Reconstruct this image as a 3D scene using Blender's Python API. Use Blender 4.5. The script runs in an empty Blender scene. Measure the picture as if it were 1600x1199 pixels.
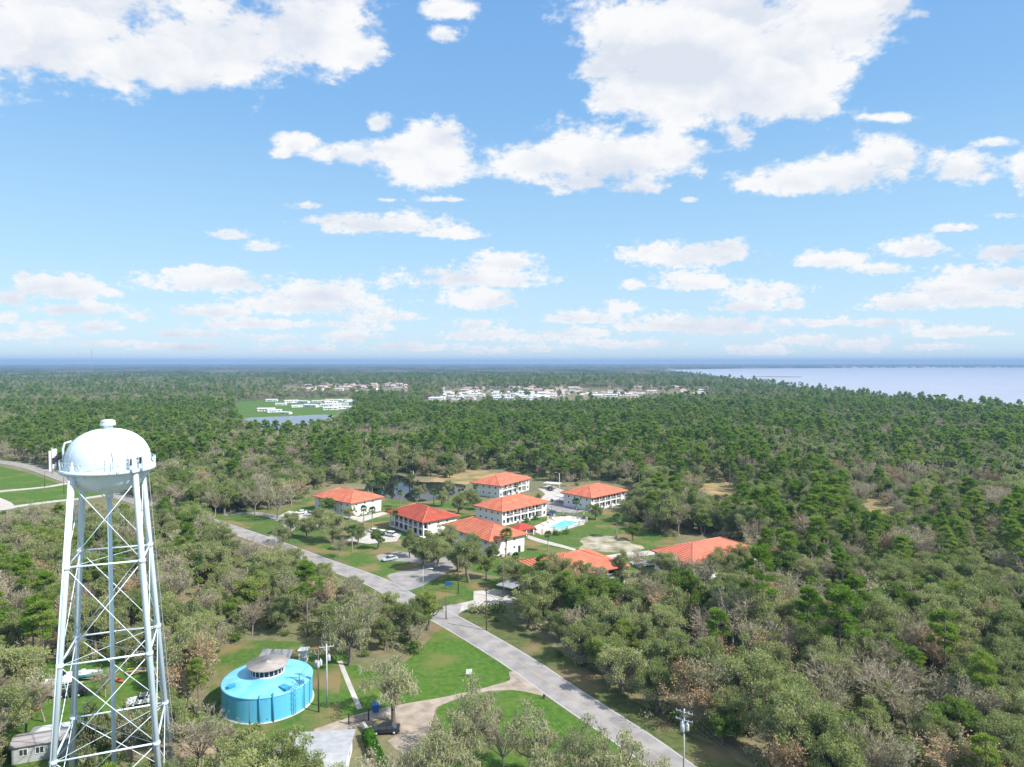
import bpy, math, random
import numpy as np
from mathutils import Vector, Matrix, noise as mnoise

# ------------------------------------------------------------------ camera, light, exposure
SC = bpy.context.scene
COL = SC.collection
FPX = 1600 * 24 / 36
CAMH = 60.0
PITCH = math.atan(33.5 / FPX)
cam_d = bpy.data.cameras.new('camera')
cam = bpy.data.objects.new('camera', cam_d); COL.objects.link(cam)
cam_d.sensor_width = 36; cam_d.lens = 24; cam_d.clip_start = 0.5; cam_d.clip_end = 200000
cam.location = (0, 0, CAMH)
cam.rotation_euler = (math.pi / 2 - PITCH, 0, 0)
SC.camera = cam

SUN_EL = math.radians(44)
SUN_AZ = math.radians(-24)       # angle of the sun's ground direction from +x (camera right), negative = behind the camera
sdir = Vector((math.cos(SUN_AZ) * math.cos(SUN_EL), math.sin(SUN_AZ) * math.cos(SUN_EL), math.sin(SUN_EL)))
sun_d = bpy.data.lights.new('sun', 'SUN'); sun_d.energy = 4.0; sun_d.angle = math.radians(0.5); sun_d.color = (1, 0.95, 0.87)
sun = bpy.data.objects.new('sun', sun_d); COL.objects.link(sun)
sun.rotation_euler = sdir.to_track_quat('Z', 'Y').to_euler()

W = bpy.data.worlds.new('World'); SC.world = W; W.use_nodes = True
wn = W.node_tree; bg = wn.nodes['Background']
sky = wn.nodes.new('ShaderNodeTexSky'); sky.sky_type = 'NISHITA'; sky.sun_disc = False
sky.sun_elevation = SUN_EL
sky.sun_rotation = math.pi / 2 - SUN_AZ
sky.air_density = 1.0; sky.dust_density = 0.4; sky.ozone_density = 1.6; sky.altitude = 60
# the physical sky, pulled towards the clear azure of the photograph by elevation; unseen pale overhead added to lift the shadows
wt = wn.nodes.new('ShaderNodeTexCoord'); wsep = wn.nodes.new('ShaderNodeSeparateXYZ'); wr = wn.nodes.new('ShaderNodeValToRGB'); wm = wn.nodes.new('ShaderNodeMixRGB')
wn.links.new(wt.outputs['Generated'], wsep.inputs[0]); wn.links.new(wsep.outputs['Z'], wr.inputs[0])
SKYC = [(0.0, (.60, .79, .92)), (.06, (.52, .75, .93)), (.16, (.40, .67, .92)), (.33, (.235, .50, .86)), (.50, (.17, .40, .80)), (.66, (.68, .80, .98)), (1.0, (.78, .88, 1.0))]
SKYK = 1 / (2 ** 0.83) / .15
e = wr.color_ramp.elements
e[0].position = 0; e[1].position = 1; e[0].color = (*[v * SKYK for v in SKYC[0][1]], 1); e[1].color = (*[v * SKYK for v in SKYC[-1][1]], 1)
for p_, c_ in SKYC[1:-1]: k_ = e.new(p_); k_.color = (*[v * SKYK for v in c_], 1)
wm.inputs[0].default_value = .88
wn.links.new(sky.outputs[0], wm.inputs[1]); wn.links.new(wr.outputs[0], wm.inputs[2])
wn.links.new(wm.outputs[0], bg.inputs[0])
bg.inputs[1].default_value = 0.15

SC.view_settings.view_transform = 'Standard'; SC.view_settings.look = 'None'
SC.view_settings.exposure = 0.85; SC.view_settings.gamma = 1
SC.cycles.use_denoising = True
SC.cycles.max_bounces = 8; SC.cycles.diffuse_bounces = 4; SC.cycles.glossy_bounces = 2
SC.cycles.transmission_bounces = 2; SC.cycles.transparent_max_bounces = 8; SC.cycles.volume_bounces = 0
SC.cycles.caustics_reflective = False; SC.cycles.caustics_refractive = False

R = random.Random(7)

def G(px, py, z=0.0):
    """ground (or height z) point that the photograph shows at that pixel of the 1600 x 1199 picture"""
    x = (px - 800) / FPX; u = (599.5 - py) / FPX
    dy = math.cos(PITCH) + u * math.sin(PITCH); dz = -math.sin(PITCH) + u * math.cos(PITCH)
    t = (z - CAMH) / dz
    return (x * t, dy * t)

def P(x, y, z):
    """inverse: world arrays to photo pixels"""
    zz = z - CAMH
    f = y * math.cos(PITCH) - zz * math.sin(PITCH)
    u = y * math.sin(PITCH) + zz * math.cos(PITCH)
    f = np.maximum(f, 1e-3)
    return 800 + x / f * FPX, 599.5 - u / f * FPX

# ------------------------------------------------------------------ materials
MATS = {}
def mat(name, col, rough=0.8, col2=None, scale=1.0, detail=4, spec=0.3, metal=0.0, bump=0.0, coords='Object', lo=0.35, hi=0.65, stretch=None, bscale=None):
    m = bpy.data.materials.new(name); m.use_nodes = True
    n = m.node_tree; b = n.nodes['Principled BSDF']
    b.inputs['Roughness'].default_value = rough; b.inputs['Specular IOR Level'].default_value = spec
    b.inputs['Metallic'].default_value = metal
    b.inputs['Base Color'].default_value = (*col, 1)
    tc = n.nodes.new('ShaderNodeTexCoord'); vec = tc.outputs[coords]
    if stretch:
        mp = n.nodes.new('ShaderNodeMapping'); mp.inputs['Scale'].default_value = stretch
        n.links.new(vec, mp.inputs[0]); vec = mp.outputs[0]
    if col2:
        t = n.nodes.new('ShaderNodeTexNoise'); t.inputs['Scale'].default_value = scale; t.inputs['Detail'].default_value = detail
        n.links.new(vec, t.inputs['Vector'])
        r = n.nodes.new('ShaderNodeValToRGB')
        r.color_ramp.elements[0].position = lo; r.color_ramp.elements[1].position = hi
        r.color_ramp.elements[0].color = (*col, 1); r.color_ramp.elements[1].color = (*col2, 1)
        n.links.new(t.outputs['Fac'], r.inputs[0]); n.links.new(r.outputs[0], b.inputs['Base Color'])
    if bump:
        t2 = n.nodes.new('ShaderNodeTexNoise'); t2.inputs['Scale'].default_value = bscale or scale * 4; t2.inputs['Detail'].default_value = 5
        n.links.new(vec, t2.inputs['Vector'])
        bp = n.nodes.new('ShaderNodeBump'); bp.inputs['Strength'].default_value = bump; bp.inputs['Distance'].default_value = 0.1
        n.links.new(t2.outputs['Fac'], bp.inputs['Height']); n.links.new(bp.outputs[0], b.inputs['Normal'])
    MATS[name] = m
    return m

def leaf_mat(name, c0, c1, c2, trans=0.3):
    """foliage: colour varies from clump to clump (attribute 'tint') and from tree to tree"""
    m = bpy.data.materials.new(name); m.use_nodes = True
    n = m.node_tree; n.nodes.clear()
    out = n.nodes.new('ShaderNodeOutputMaterial')
    at = n.nodes.new('ShaderNodeAttribute'); at.attribute_name = 'tint'
    oi = n.nodes.new('ShaderNodeObjectInfo')
    ad = n.nodes.new('ShaderNodeMath'); ad.operation = 'MULTIPLY_ADD'; ad.inputs[1].default_value = 0.55
    n.links.new(at.outputs['Fac'], ad.inputs[0])
    ml = n.nodes.new('ShaderNodeMath'); ml.operation = 'MULTIPLY'; ml.inputs[1].default_value = 0.45
    n.links.new(oi.outputs['Random'], ml.inputs[0]); n.links.new(ml.outputs[0], ad.inputs[2])
    r = n.nodes.new('ShaderNodeValToRGB')
    r.color_ramp.elements[0].color = (*c0, 1); r.color_ramp.elements[0].position = 0.12
    r.color_ramp.elements[1].color = (*c2, 1); r.color_ramp.elements[1].position = 0.9
    e = r.color_ramp.elements.new(0.5); e.color = (*c1, 1)
    n.links.new(ad.outputs[0], r.inputs[0])
    d = n.nodes.new('ShaderNodeBsdfDiffuse'); t = n.nodes.new('ShaderNodeBsdfTranslucent'); mx = n.nodes.new('ShaderNodeMixShader')
    mx.inputs[0].default_value = trans
    n.links.new(r.outputs[0], d.inputs[0]); n.links.new(r.outputs[0], t.inputs[0])
    n.links.new(d.outputs[0], mx.inputs[1]); n.links.new(t.outputs[0], mx.inputs[2]); n.links.new(mx.outputs[0], out.inputs[0])
    MATS[name] = m
    return m

white = mat('white_paint', (.78, .80, .82), .45, (.72, .75, .78), .4)
tower_paint = mat('tower_paint', (.53, .67, .77), .38, (.67, .77, .84), .5, detail=9, spec=.3, stretch=(1.5, 1.5, .22), lo=.28, hi=.48)
blue_paint = mat('blue_paint', (.06, .33, .54), .5, (.11, .46, .68), .9, detail=9, bump=.05, stretch=(1, 1, .15), lo=.3, hi=.5)
blue_dark = mat('blue_trim', (.04, .28, .50), .5, (.05, .32, .55), 1)
cupola_roof = mat('cupola_roof', (.27, .24, .22), .8, (.35, .32, .30), 1.2)
stucco = mat('stucco', (.74, .72, .68), .85, (.80, .78, .74), .5, bump=.1, bscale=3)
glass = mat('window_glass', (.03, .035, .045), .12, (.05, .06, .07), .3, spec=.6)
dark = mat('dark_metal', (.03, .03, .033), .5, (.04, .04, .045), 2)
grey_metal = mat('grey_metal', (.34, .35, .37), .45, (.42, .43, .45), .7, metal=.3)
galv = mat('galvanised', (.46, .48, .50), .5, (.55, .56, .58), 1.5, metal=.2)
wood = mat('pole_wood', (.11, .08, .065), .9, (.16, .125, .10), 3, stretch=(1, 1, .1))
bark = mat('bark', (.13, .105, .085), .95, (.21, .18, .155), 2, stretch=(1, 1, .25))
bark_pale = mat('bark_pale', (.30, .27, .24), .95, (.22, .19, .17), 2, stretch=(1, 1, .25))
asphalt = mat('asphalt', (.225, .212, .21), .9, (.33, .312, .305), .3, detail=10, bump=.1, bscale=6)
asphalt_dark = mat('asphalt_dark', (.13, .125, .13), .9, (.18, .17, .17), .3, detail=8)
concrete = mat('concrete', (.40, .375, .345), .9, (.50, .47, .435), .35, detail=7, bump=.1, bscale=5)
gravel = mat('gravel', (.27, .22, .175), .95, (.40, .34, .28), .5, detail=9, bump=.3, bscale=9)
lineyellow = mat('line_yellow', (.42, .33, .17), .9, (.31, .28, .235), .5)
linewhite = mat('line_white', (.46, .44, .42), .8, (.38, .36, .34), 1.2)
car_paint = {k: mat('car_paint_' + k, c, .25, tuple(v * 1.1 for v in c), .5, spec=.6) for k, c in
             dict(black=(.018, .02, .026), white=(.78, .79, .80), silver=(.42, .44, .46), blue=(.03, .06, .16), red=(.30, .03, .03), grey=(.14, .15, .17)).items()}
rubber = mat('rubber', (.018, .018, .018), .9, (.025, .025, .025), 3)
red_plastic = mat('orange_plastic', (.60, .13, .05), .5, (.5, .1, .04), 1)
yellow_plastic = mat('yellow_plastic', (.62, .54, .06), .5, (.55, .48, .05), 1)
blue_plastic = mat('blue_plastic', (.03, .13, .45), .45, (.04, .16, .50), 1)
teal = mat('teal_gelcoat', (.10, .40, .48), .3, (.12, .44, .52), .7)
house_grey = mat('shingle_grey', (.33, .34, .36), .9, (.42, .43, .45), .8, detail=8, bump=.2, bscale=6)
beige = mat('beige_siding', (.58, .50, .42), .85, (.64, .57, .48), .4)
pink = mat('pink_roof', (.40, .30, .25), .85, (.48, .38, .33), .2)
brown_roof = mat('brown_roof', (.26, .21, .19), .9, (.34, .28, .25), .4)
white_roof = mat('white_roof', (.56, .56, .56), .7, (.48, .47, .46), .3)
pool_water = mat('pool_water', (.10, .50, .62), .06, (.16, .58, .68), .5, spec=.6)
pavers = mat('pool_deck_stone', (.62, .56, .48), .85, (.54, .48, .41), .8)

def roof_mat(name, a, b, c):
    """barrel tile: courses run across the slope, colour blotches from tile to tile"""
    m = mat(name, a, .85, b, .45, detail=9, lo=.3, hi=.7)
    n = m.node_tree; bs = n.nodes['Principled BSDF']
    old = bs.inputs['Base Color'].links[0].from_socket
    tc = [q for q in n.nodes if q.type == 'TEX_COORD'][0]
    no = n.nodes.new('ShaderNodeTexNoise'); no.inputs['Scale'].default_value = 2.2; no.inputs['Detail'].default_value = 3
    n.links.new(tc.outputs['Object'], no.inputs['Vector'])
    mr = n.nodes.new('ShaderNodeMapRange'); mr.inputs[1].default_value = .56; mr.inputs[2].default_value = .72; mr.inputs[4].default_value = .6
    n.links.new(no.outputs['Fac'], mr.inputs[0])
    mx = n.nodes.new('ShaderNodeMixRGB'); mx.inputs[2].default_value = (*c, 1)
    n.links.new(mr.outputs[0], mx.inputs[0]); n.links.new(old, mx.inputs[1]); n.links.new(mx.outputs[0], bs.inputs['Base Color'])
    wv = n.nodes.new('ShaderNodeTexWave'); wv.bands_direction = 'Z'; wv.inputs['Scale'].default_value = 1.3; wv.inputs['Distortion'].default_value = .6
    n.links.new(tc.outputs['Object'], wv.inputs['Vector'])
    bp = n.nodes.new('ShaderNodeBump'); bp.inputs['Strength'].default_value = .8; bp.inputs['Distance'].default_value = .2
    n.links.new(wv.outputs['Fac'], bp.inputs['Height']); n.links.new(bp.outputs[0], bs.inputs['Normal'])
    return m
roof_orange = roof_mat('roof_tile_orange', (.47, .13, .07), (.62, .20, .12), (.34, .115, .075))
roof_red = roof_mat('roof_tile_red', (.30, .065, .045), (.48, .095, .05), (.22, .05, .04))
roof_pink = roof_mat('roof_tile_pink', (.56, .15, .095), (.62, .19, .12), (.46, .12, .08))
roof_cap = mat('ridge_cap', (.56, .19, .12), .85, (.62, .25, .16), .8)

oak_leaf = leaf_mat('oak_leaf', (0.133, 0.189, 0.050), (0.246, 0.313, 0.101), (0.407, 0.448, 0.176), .45)
oak_green = leaf_mat('fresh_oak_leaf', (0.108, 0.197, 0.033), (0.190, 0.288, 0.056), (0.332, 0.379, 0.099), .4)
moss = leaf_mat('spanish_moss', (0.281, 0.293, 0.170), (0.393, 0.395, 0.238), (0.520, 0.497, 0.327), .4)
pine_leaf = leaf_mat('pine_needles', (0.138, 0.252, 0.034), (0.210, 0.335, 0.049), (0.324, 0.407, 0.090), .5)
bare_twig = leaf_mat('bare_twigs', (0.280, 0.247, 0.170), (0.381, 0.331, 0.235), (0.504, 0.431, 0.330), .25)
rust_twig = leaf_mat('rusty_twigs', (0.338, 0.221, 0.117), (0.429, 0.286, 0.156), (0.494, 0.377, 0.234), .2)
palm_leaf = leaf_mat('palm_frond', (0.049, 0.119, 0.031), (0.091, 0.175, 0.049), (0.168, 0.238, 0.084))
shrub_leaf = leaf_mat('shrub_leaf', (0.086, 0.147, 0.035), (0.163, 0.224, 0.062), (0.288, 0.293, 0.123))
hedge_leaf = leaf_mat('hedge_leaf', (.04, .12, .015), (.07, .19, .02), (.11, .24, .03))

# ------------------------------------------------------------------ object helpers
def tag(o, label=None, cat=None, group=None, kind=None):
    if label: o['label'] = label
    if cat: o['category'] = cat
    if group: o['group'] = group
    if kind: o['kind'] = kind
    return o

def thing(name, label, cat, loc=(0, 0, 0), rz=0.0, group=None):
    o = bpy.data.objects.new(name, None); COL.objects.link(o)
    o.empty_display_size = 1
    o.location = loc; o.rotation_euler = (0, 0, rz)
    return tag(o, label, cat, group)

class MB:
    def __init__(s): s.v = []; s.f = []; s.mi = []; s.m = 0; s.sm = []; s.smooth = False
    def add(s, vs, fs):
        b = len(s.v); s.v += [tuple(v) for v in vs]
        for f in fs: s.f.append([b + i for i in f]); s.mi.append(s.m); s.sm.append(s.smooth)
        return s
    def box(s, x0, y0, z0, x1, y1, z1, M=None):
        vs = [(x0, y0, z0), (x1, y0, z0), (x1, y1, z0), (x0, y1, z0), (x0, y0, z1), (x1, y0, z1), (x1, y1, z1), (x0, y1, z1)]
        if M: vs = [M @ Vector(v) for v in vs]
        return s.add(vs, [(0, 3, 2, 1), (4, 5, 6, 7), (0, 1, 5, 4), (1, 2, 6, 5), (2, 3, 7, 6), (3, 0, 4, 7)])
    def tube(s, pts, rs, n=8, cap=True):
        pts = [Vector(p) for p in pts]
        if not isinstance(rs, (list, tuple)): rs = [rs] * len(pts)
        vs = []; fs = []; prev = None
        for i, p in enumerate(pts):
            d = (pts[min(i + 1, len(pts) - 1)] - pts[max(i - 1, 0)]).normalized()
            a = (prev - d * prev.dot(d)) if prev is not None else (Vector((1, 0, 0)) if abs(d.x) < .8 else Vector((0, 1, 0)))
            a = (a - d * a.dot(d)).normalized(); prev = a; b = d.cross(a)
            for k in range(n):
                t = 2 * math.pi * k / n
                vs.append(p + (a * math.cos(t) + b * math.sin(t)) * rs[i])
        for i in range(len(pts) - 1):
            for k in range(n):
                fs.append((i * n + k, i * n + (k + 1) % n, (i + 1) * n + (k + 1) % n, (i + 1) * n + k))
        if cap: fs.append(tuple(range(n))[::-1]); fs.append(tuple((len(pts) - 1) * n + k for k in range(n)))
        sm = s.smooth; s.smooth = n > 5; s.add(vs, fs); s.smooth = sm
        return s
    def lathe(s, prof, n=48, cx=0, cy=0, a0=0, a1=2 * math.pi, sx=1, sy=1):
        full = abs(a1 - a0 - 2 * math.pi) < 1e-6; cnt = n if full else n + 1
        vs = []; fs = []
        for (r, z) in prof:
            for k in range(cnt):
                t = a0 + (a1 - a0) * k / n; vs.append((cx + sx * r * math.cos(t), cy + sy * r * math.sin(t), z))
        for i in range(len(prof) - 1):
            for k in range(n):
                k2 = (k + 1) % cnt
                fs.append((i * cnt + k, i * cnt + k2, (i + 1) * cnt + k2, (i + 1) * cnt + k))
        sm = s.smooth; s.smooth = True; s.add(vs, fs); s.smooth = sm
        return s
    def build(s, name, mats, parent=None, bevel=0):
        me = bpy.data.meshes.new(name); me.from_pydata(s.v, [], s.f)
        if not isinstance(mats, (list, tuple)): mats = [mats]
        for m in mats: me.materials.append(m)
        me.polygons.foreach_set('material_index', s.mi); me.polygons.foreach_set('use_smooth', s.sm)
        me.update()
        o = bpy.data.objects.new(name, me); COL.objects.link(o)
        if parent: o.parent = parent
        if bevel:
            md = o.modifiers.new('bevel', 'BEVEL'); md.width = bevel; md.segments = 2; md.limit_method = 'ANGLE'
        return o

def copy_thing(src, loc, rz=None, scale=None, label=None, group=None, cat=None):
    r = src.copy(); COL.objects.link(r); r.location = loc
    if rz is not None: r.rotation_euler = (0, 0, rz)
    if scale is not None: r.scale = scale if isinstance(scale, (tuple, list)) else (scale,) * 3
    if label: r['label'] = label
    if group: r['group'] = group
    for ch in list(src.children):
        c = ch.copy(); COL.objects.link(c); c.parent = r
        for g in ch.children:
            d = g.copy(); COL.objects.link(d); d.parent = c
            for h in g.children:
                e = h.copy(); COL.objects.link(e); e.parent = d
    return r

def smoothline(pts, n=6, closed=False):
    """Catmull-Rom through points"""
    out = []; N = len(pts)
    rng = range(N) if closed else range(N - 1)
    for i in rng:
        g = (lambda k: pts[k % N]) if closed else (lambda k: pts[max(0, min(N - 1, k))])
        p0, p1, p2, p3 = g(i - 1), g(i), g(i + 1), g(i + 2)
        for j in range(n):
            t = j / n
            out.append(tuple(.5 * ((2 * p1[c]) + (-p0[c] + p2[c]) * t + (2 * p0[c] - 5 * p1[c] + 4 * p2[c] - p3[c]) * t * t + (-p0[c] + 3 * p1[c] - 3 * p2[c] + p3[c]) * t ** 3) for c in range(len(p1))))
    if not closed: out.append(tuple(pts[-1]))
    return out

from mathutils.geometry import tessellate_polygon
def sheet(name, world_pts, z, material, kind='structure', label=None, thick=0):
    vs = [Vector((x, y, z)) for x, y in world_pts]
    tris = tessellate_polygon([vs])
    b = MB(); fs = []
    for t in tris:
        a, c, d = (vs[i] for i in t)
        fs.append(t if (c - a).cross(d - a).z > 0 else t[::-1])
    b.add(vs, fs)
    if thick:
        n = len(vs); area = sum(vs[i].x * vs[(i + 1) % n].y - vs[(i + 1) % n].x * vs[i].y for i in range(n))
        lo = [Vector((v.x, v.y, z - thick)) for v in vs]
        q = [(i, n + i, n + (i + 1) % n, (i + 1) % n) for i in range(n)]
        b.add(vs + lo, q if area > 0 else [t[::-1] for t in q])
    o = b.build(name, material)
    return tag(o, label, None, None, kind)

def sheet_px(name, px, z, material, smooth=0, rough=0, **kw):
    pts = [G(*q) for q in px]
    if smooth: pts = smoothline(pts, smooth, closed=True)
    if rough:
        q = []
        for i in range(len(pts)):
            a, c = Vector(pts[i]), Vector(pts[(i + 1) % len(pts)]); n = max(1, int((c - a).length / 1.2))
            for k in range(n): q.append(a.lerp(c, k / n))
        pts = []
        for v in q:
            d = mnoise.noise_vector(Vector((v.x * .12, v.y * .12, 3))) * rough + mnoise.noise_vector(Vector((v.x * .5, v.y * .5, 7))) * rough * .45
            pts.append((v.x + d.x, v.y + d.y))
    return sheet(name, pts, z, material, **kw)

def ribbon(name, line, w, z, material, off=0.0, dash=None, parent=None):
    """strip of width w along a world polyline, shifted sideways by off"""
    b = MB(); L = [Vector((x, y, 0)) for x, y in line]
    nn = []
    for i in range(len(L)):
        d = (L[min(i + 1, len(L) - 1)] - L[max(i - 1, 0)]).normalized(); nn.append(Vector((-d.y, d.x, 0)))
    acc = 0
    for i in range(len(L) - 1):
        seg = (L[i + 1] - L[i]).length; acc += seg
        if dash and (acc % (dash[0] + dash[1])) > dash[0]: continue
        q = [L[i] + nn[i] * (off + w / 2), L[i] + nn[i] * (off - w / 2), L[i + 1] + nn[i + 1] * (off - w / 2), L[i + 1] + nn[i + 1] * (off + w / 2)]
        q = [Vector((v.x, v.y, z)) for v in q]
        f = (0, 1, 2, 3)
        if (q[1] - q[0]).cross(q[2] - q[0]).z < 0: f = (0, 3, 2, 1)
        b.add(q, [f])
    o = b.build(name, material, parent)
    if not parent: tag(o, kind='structure')
    return o

# ------------------------------------------------------------------ ground
def ground_material():
    m = bpy.data.materials.new('forest_floor'); m.use_nodes = True
    n = m.node_tree; b = n.nodes['Principled BSDF']; b.inputs['Roughness'].default_value = .95; b.inputs['Specular IOR Level'].default_value = .1
    tc = n.nodes.new('ShaderNodeTexCoord')
    def nz(s, d=6):
        t = n.nodes.new('ShaderNodeTexNoise'); t.inputs['Scale'].default_value = s; t.inputs['Detail'].default_value = d
        n.links.new(tc.outputs['Object'], t.inputs['Vector']); return t.outputs['Fac']
    def ramp(f, stops):
        r = n.nodes.new('ShaderNodeValToRGB'); e = r.color_ramp.elements
        e[0].position, e[0].color = stops[0][0], (*stops[0][1], 1); e[1].position, e[1].color = stops[-1][0], (*stops[-1][1], 1)
        for p, c in stops[1:-1]: k = e.new(p); k.color = (*c, 1)
        n.links.new(f, r.inputs[0]); return r.outputs[0]
    a = ramp(nz(.035), [(.35, (.11, .14, .05)), (.5, (.16, .15, .08)), (.66, (.25, .19, .11))])
    c = ramp(nz(.6, 8), [(.3, (.10, .11, .055)), (.7, (.27, .24, .15))])
    mx = n.nodes.new('ShaderNodeMixRGB'); mx.inputs[0].default_value = .45
    n.links.new(a, mx.inputs[1]); n.links.new(c, mx.inputs[2]); n.links.new(mx.outputs[0], b.inputs['Base Color'])
    return m
def grass_material(name='grass', a=(.060, .110, .022), b_=(.10, .155, .035), c=(.20, .17, .07), dry=.60):
    m = bpy.data.materials.new(name); m.use_nodes = True
    n = m.node_tree; b = n.nodes['Principled BSDF']; b.inputs['Roughness'].default_value = .9; b.inputs['Specular IOR Level'].default_value = .1
    tc = n.nodes.new('ShaderNodeTexCoord')
    def nz(s, d=6):
        t = n.nodes.new('ShaderNodeTexNoise'); t.inputs['Scale'].default_value = s; t.inputs['Detail'].default_value = d
        n.links.new(tc.outputs['Object'], t.inputs['Vector']); return t.outputs['Fac']
    r = n.nodes.new('ShaderNodeValToRGB'); e = r.color_ramp.elements
    e[0].position, e[0].color = .35, (*a, 1); e[1].position, e[1].color = .65, (*b_, 1)
    n.links.new(nz(.9, 9), r.inputs[0])
    mr = n.nodes.new('ShaderNodeMapRange'); mr.inputs[1].default_value = dry - .06; mr.inputs[2].default_value = dry + .08
    n.links.new(nz(.09, 7), mr.inputs[0])
    mx = n.nodes.new('ShaderNodeMixRGB'); mx.inputs[2].default_value = (*c, 1)
    n.links.new(mr.outputs[0], mx.inputs[0]); n.links.new(r.outputs[0], mx.inputs[1]); n.links.new(mx.outputs[0], b.inputs['Base Color'])
    t2 = nz(5, 4); bp = n.nodes.new('ShaderNodeBump'); bp.inputs['Strength'].default_value = .5; bp.inputs['Distance'].default_value = .15
    n.links.new(t2, bp.inputs['Height']); n.links.new(bp.outputs[0], b.inputs['Normal'])
    return m
grass = grass_material()
grass_worn = grass_material('grass_worn', (.055, .115, .022), (.095, .155, .035), (.21, .165, .075), .53)
grass_bright = grass_material('grass_bright', (.055, .120, .018), (.092, .168, .028), (.15, .16, .05), .60)
grass_dry = grass_material('grass_dry', (.09, .11, .035), (.15, .14, .06), (.26, .18, .09), .52)
grass_verge = grass_material('grass_verge', (.065, .095, .03), (.12, .135, .05), (.20, .155, .085), .55)
sand = mat('sandy_soil', (.28, .20, .12), .95, (.38, .30, .21), .3, detail=8, bump=.2, bscale=3)
pale_sand = mat('pale_sand', (.17, .17, .085), .95, (.46, .41, .33), .22, detail=9, bump=.2, bscale=4)
orange_soil = mat('orange_soil', (.15, .145, .06), .95, (.38, .26, .13), .12, detail=8)

tag(MB().add([(-17000, -1500, 0), (17000, -1500, 0), (17000, 18000, 0), (-17000, 18000, 0)], [(0, 1, 2, 3)]).build('ground', ground_material()), kind='structure')

ROAD_PX = [(-140, 722), (-60, 718), (0, 722), (50, 731), (105, 750), (150, 764), (207, 781), (250, 794), (305, 808), (350, 823), (420, 847), (490, 874), (586, 909), (640, 939), (704, 971), (804, 1030), (887, 1087), (985, 1152), (1050, 1199), (1190, 1300), (1420, 1460)]
ROAD = smoothline([G(*q) for q in ROAD_PX], 12)
# grass first, then hard surfaces, each 4 mm above the one below
sheet_px('roadside_verge', [(330, 800), (420, 828), (500, 856), (600, 898), (660, 930), (730, 944), (770, 952), (900, 1032), (1010, 1104), (1190, 1215), (1400, 1400), (1050, 1400), (930, 1199), (850, 1110), (700, 1010), (620, 960), (560, 915), (480, 885), (400, 850), (330, 830)], .004, grass_verge, rough=1.2)
sheet_px('lawn', [(540, 1040), (600, 1052), (640, 1030), (680, 990), (705, 982), (760, 1012), (803, 1047), (800, 1062), (775, 1076), (700, 1092), (640, 1106), (560, 1124), (530, 1100)], .012, grass_bright, smooth=5, rough=.6)
sheet_px('lawn', [(686, 1104), (760, 1084), (820, 1078), (850, 1090), (905, 1124), (960, 1162), (1030, 1220), (1100, 1290), (760, 1320), (640, 1260), (676, 1190), (690, 1150)], .012, grass_bright, smooth=5, rough=.5)
sheet_px('yard', [(330, 1080), (340, 1015), (420, 1000), (520, 1010), (545, 1040), (560, 1110), (500, 1145), (440, 1190), (330, 1200), (290, 1140)], .008, grass_worn, smooth=4, rough=1.5)
sheet_px('yard', [(20, 1075), (90, 1030), (180, 1022), (255, 1040), (275, 1090), (250, 1140), (180, 1150), (150, 1230), (-80, 1250), (-60, 1140)], .014, grass_bright, smooth=4, rough=1.5)
sheet_px('lawn', [(340, 802), (400, 800), (455, 808), (520, 822), (580, 832), (640, 862), (720, 900), (790, 905), (790, 932), (720, 942), (650, 928), (560, 890), (470, 852), (400, 828), (350, 815)], .010, grass_worn, smooth=3, rough=1)
sheet_px('lawn', [(440, 796), (500, 770), (600, 780), (620, 772), (680, 782), (720, 770), (760, 790), (830, 800), (930, 800), (990, 800), (1010, 815), (1060, 845), (1020, 880), (960, 890), (900, 900), (800, 905), (740, 895), (650, 850), (560, 826), (480, 815)], .006, grass_worn, rough=1.5)
sheet_px('lawn', [(866, 842), (895, 828), (930, 822), (960, 838), (985, 856), (970, 866), (920, 868), (880, 858)], .014, grass, smooth=5)
sheet_px('lawn', [(960, 876), (1020, 872), (1040, 884), (990, 892), (966, 884)], .014, grass, smooth=4)
sheet_px('sand_patch', [(910, 846), (925, 838), (945, 836), (968, 842), (990, 850), (1005, 858), (970, 862), (935, 862), (915, 856)], .018, pale_sand, smooth=5, rough=3.5)
sheet_px('grass_field', [(360, 626), (470, 622), (570, 622), (585, 632), (540, 646), (500, 652), (380, 654), (366, 668), (350, 660)], .006, grass_bright)
sheet_px('grass_field', [(-60, 735), (0, 729), (40, 738), (98, 758), (60, 761), (0, 768), (-60, 772)], .008, grass_bright)
sheet_px('grass_field', [(-60, 776), (0, 771), (100, 758), (170, 774), (110, 782), (24, 789), (-60, 786)], .008, grass_bright)
sheet_px('grass_field', [(360, 806), (405, 796), (470, 800), (520, 812), (500, 826), (430, 834), (395, 826)], .014, grass, smooth=3)
for q in ([(1086, 770), (1095, 757), (1120, 753), (1150, 757), (1160, 768), (1120, 778)], [(1340, 800), (1350, 782), (1375, 772), (1400, 786), (1395, 806), (1360, 812)], [(655, 757), (690, 745), (730, 738), (760, 744), (735, 756), (700, 760)], [(700, 742), (715, 733), (760, 736), (790, 745), (740, 748)]):
    sheet_px('bare_soil', q, .0165 + .002 * (q[0][0] % 7), orange_soil, smooth=4, rough=3)
sheet_px('bare_soil', [(275, 1165), (300, 1150), (345, 1160), (350, 1185), (290, 1195)], .018, sand, smooth=4, rough=1)
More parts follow.
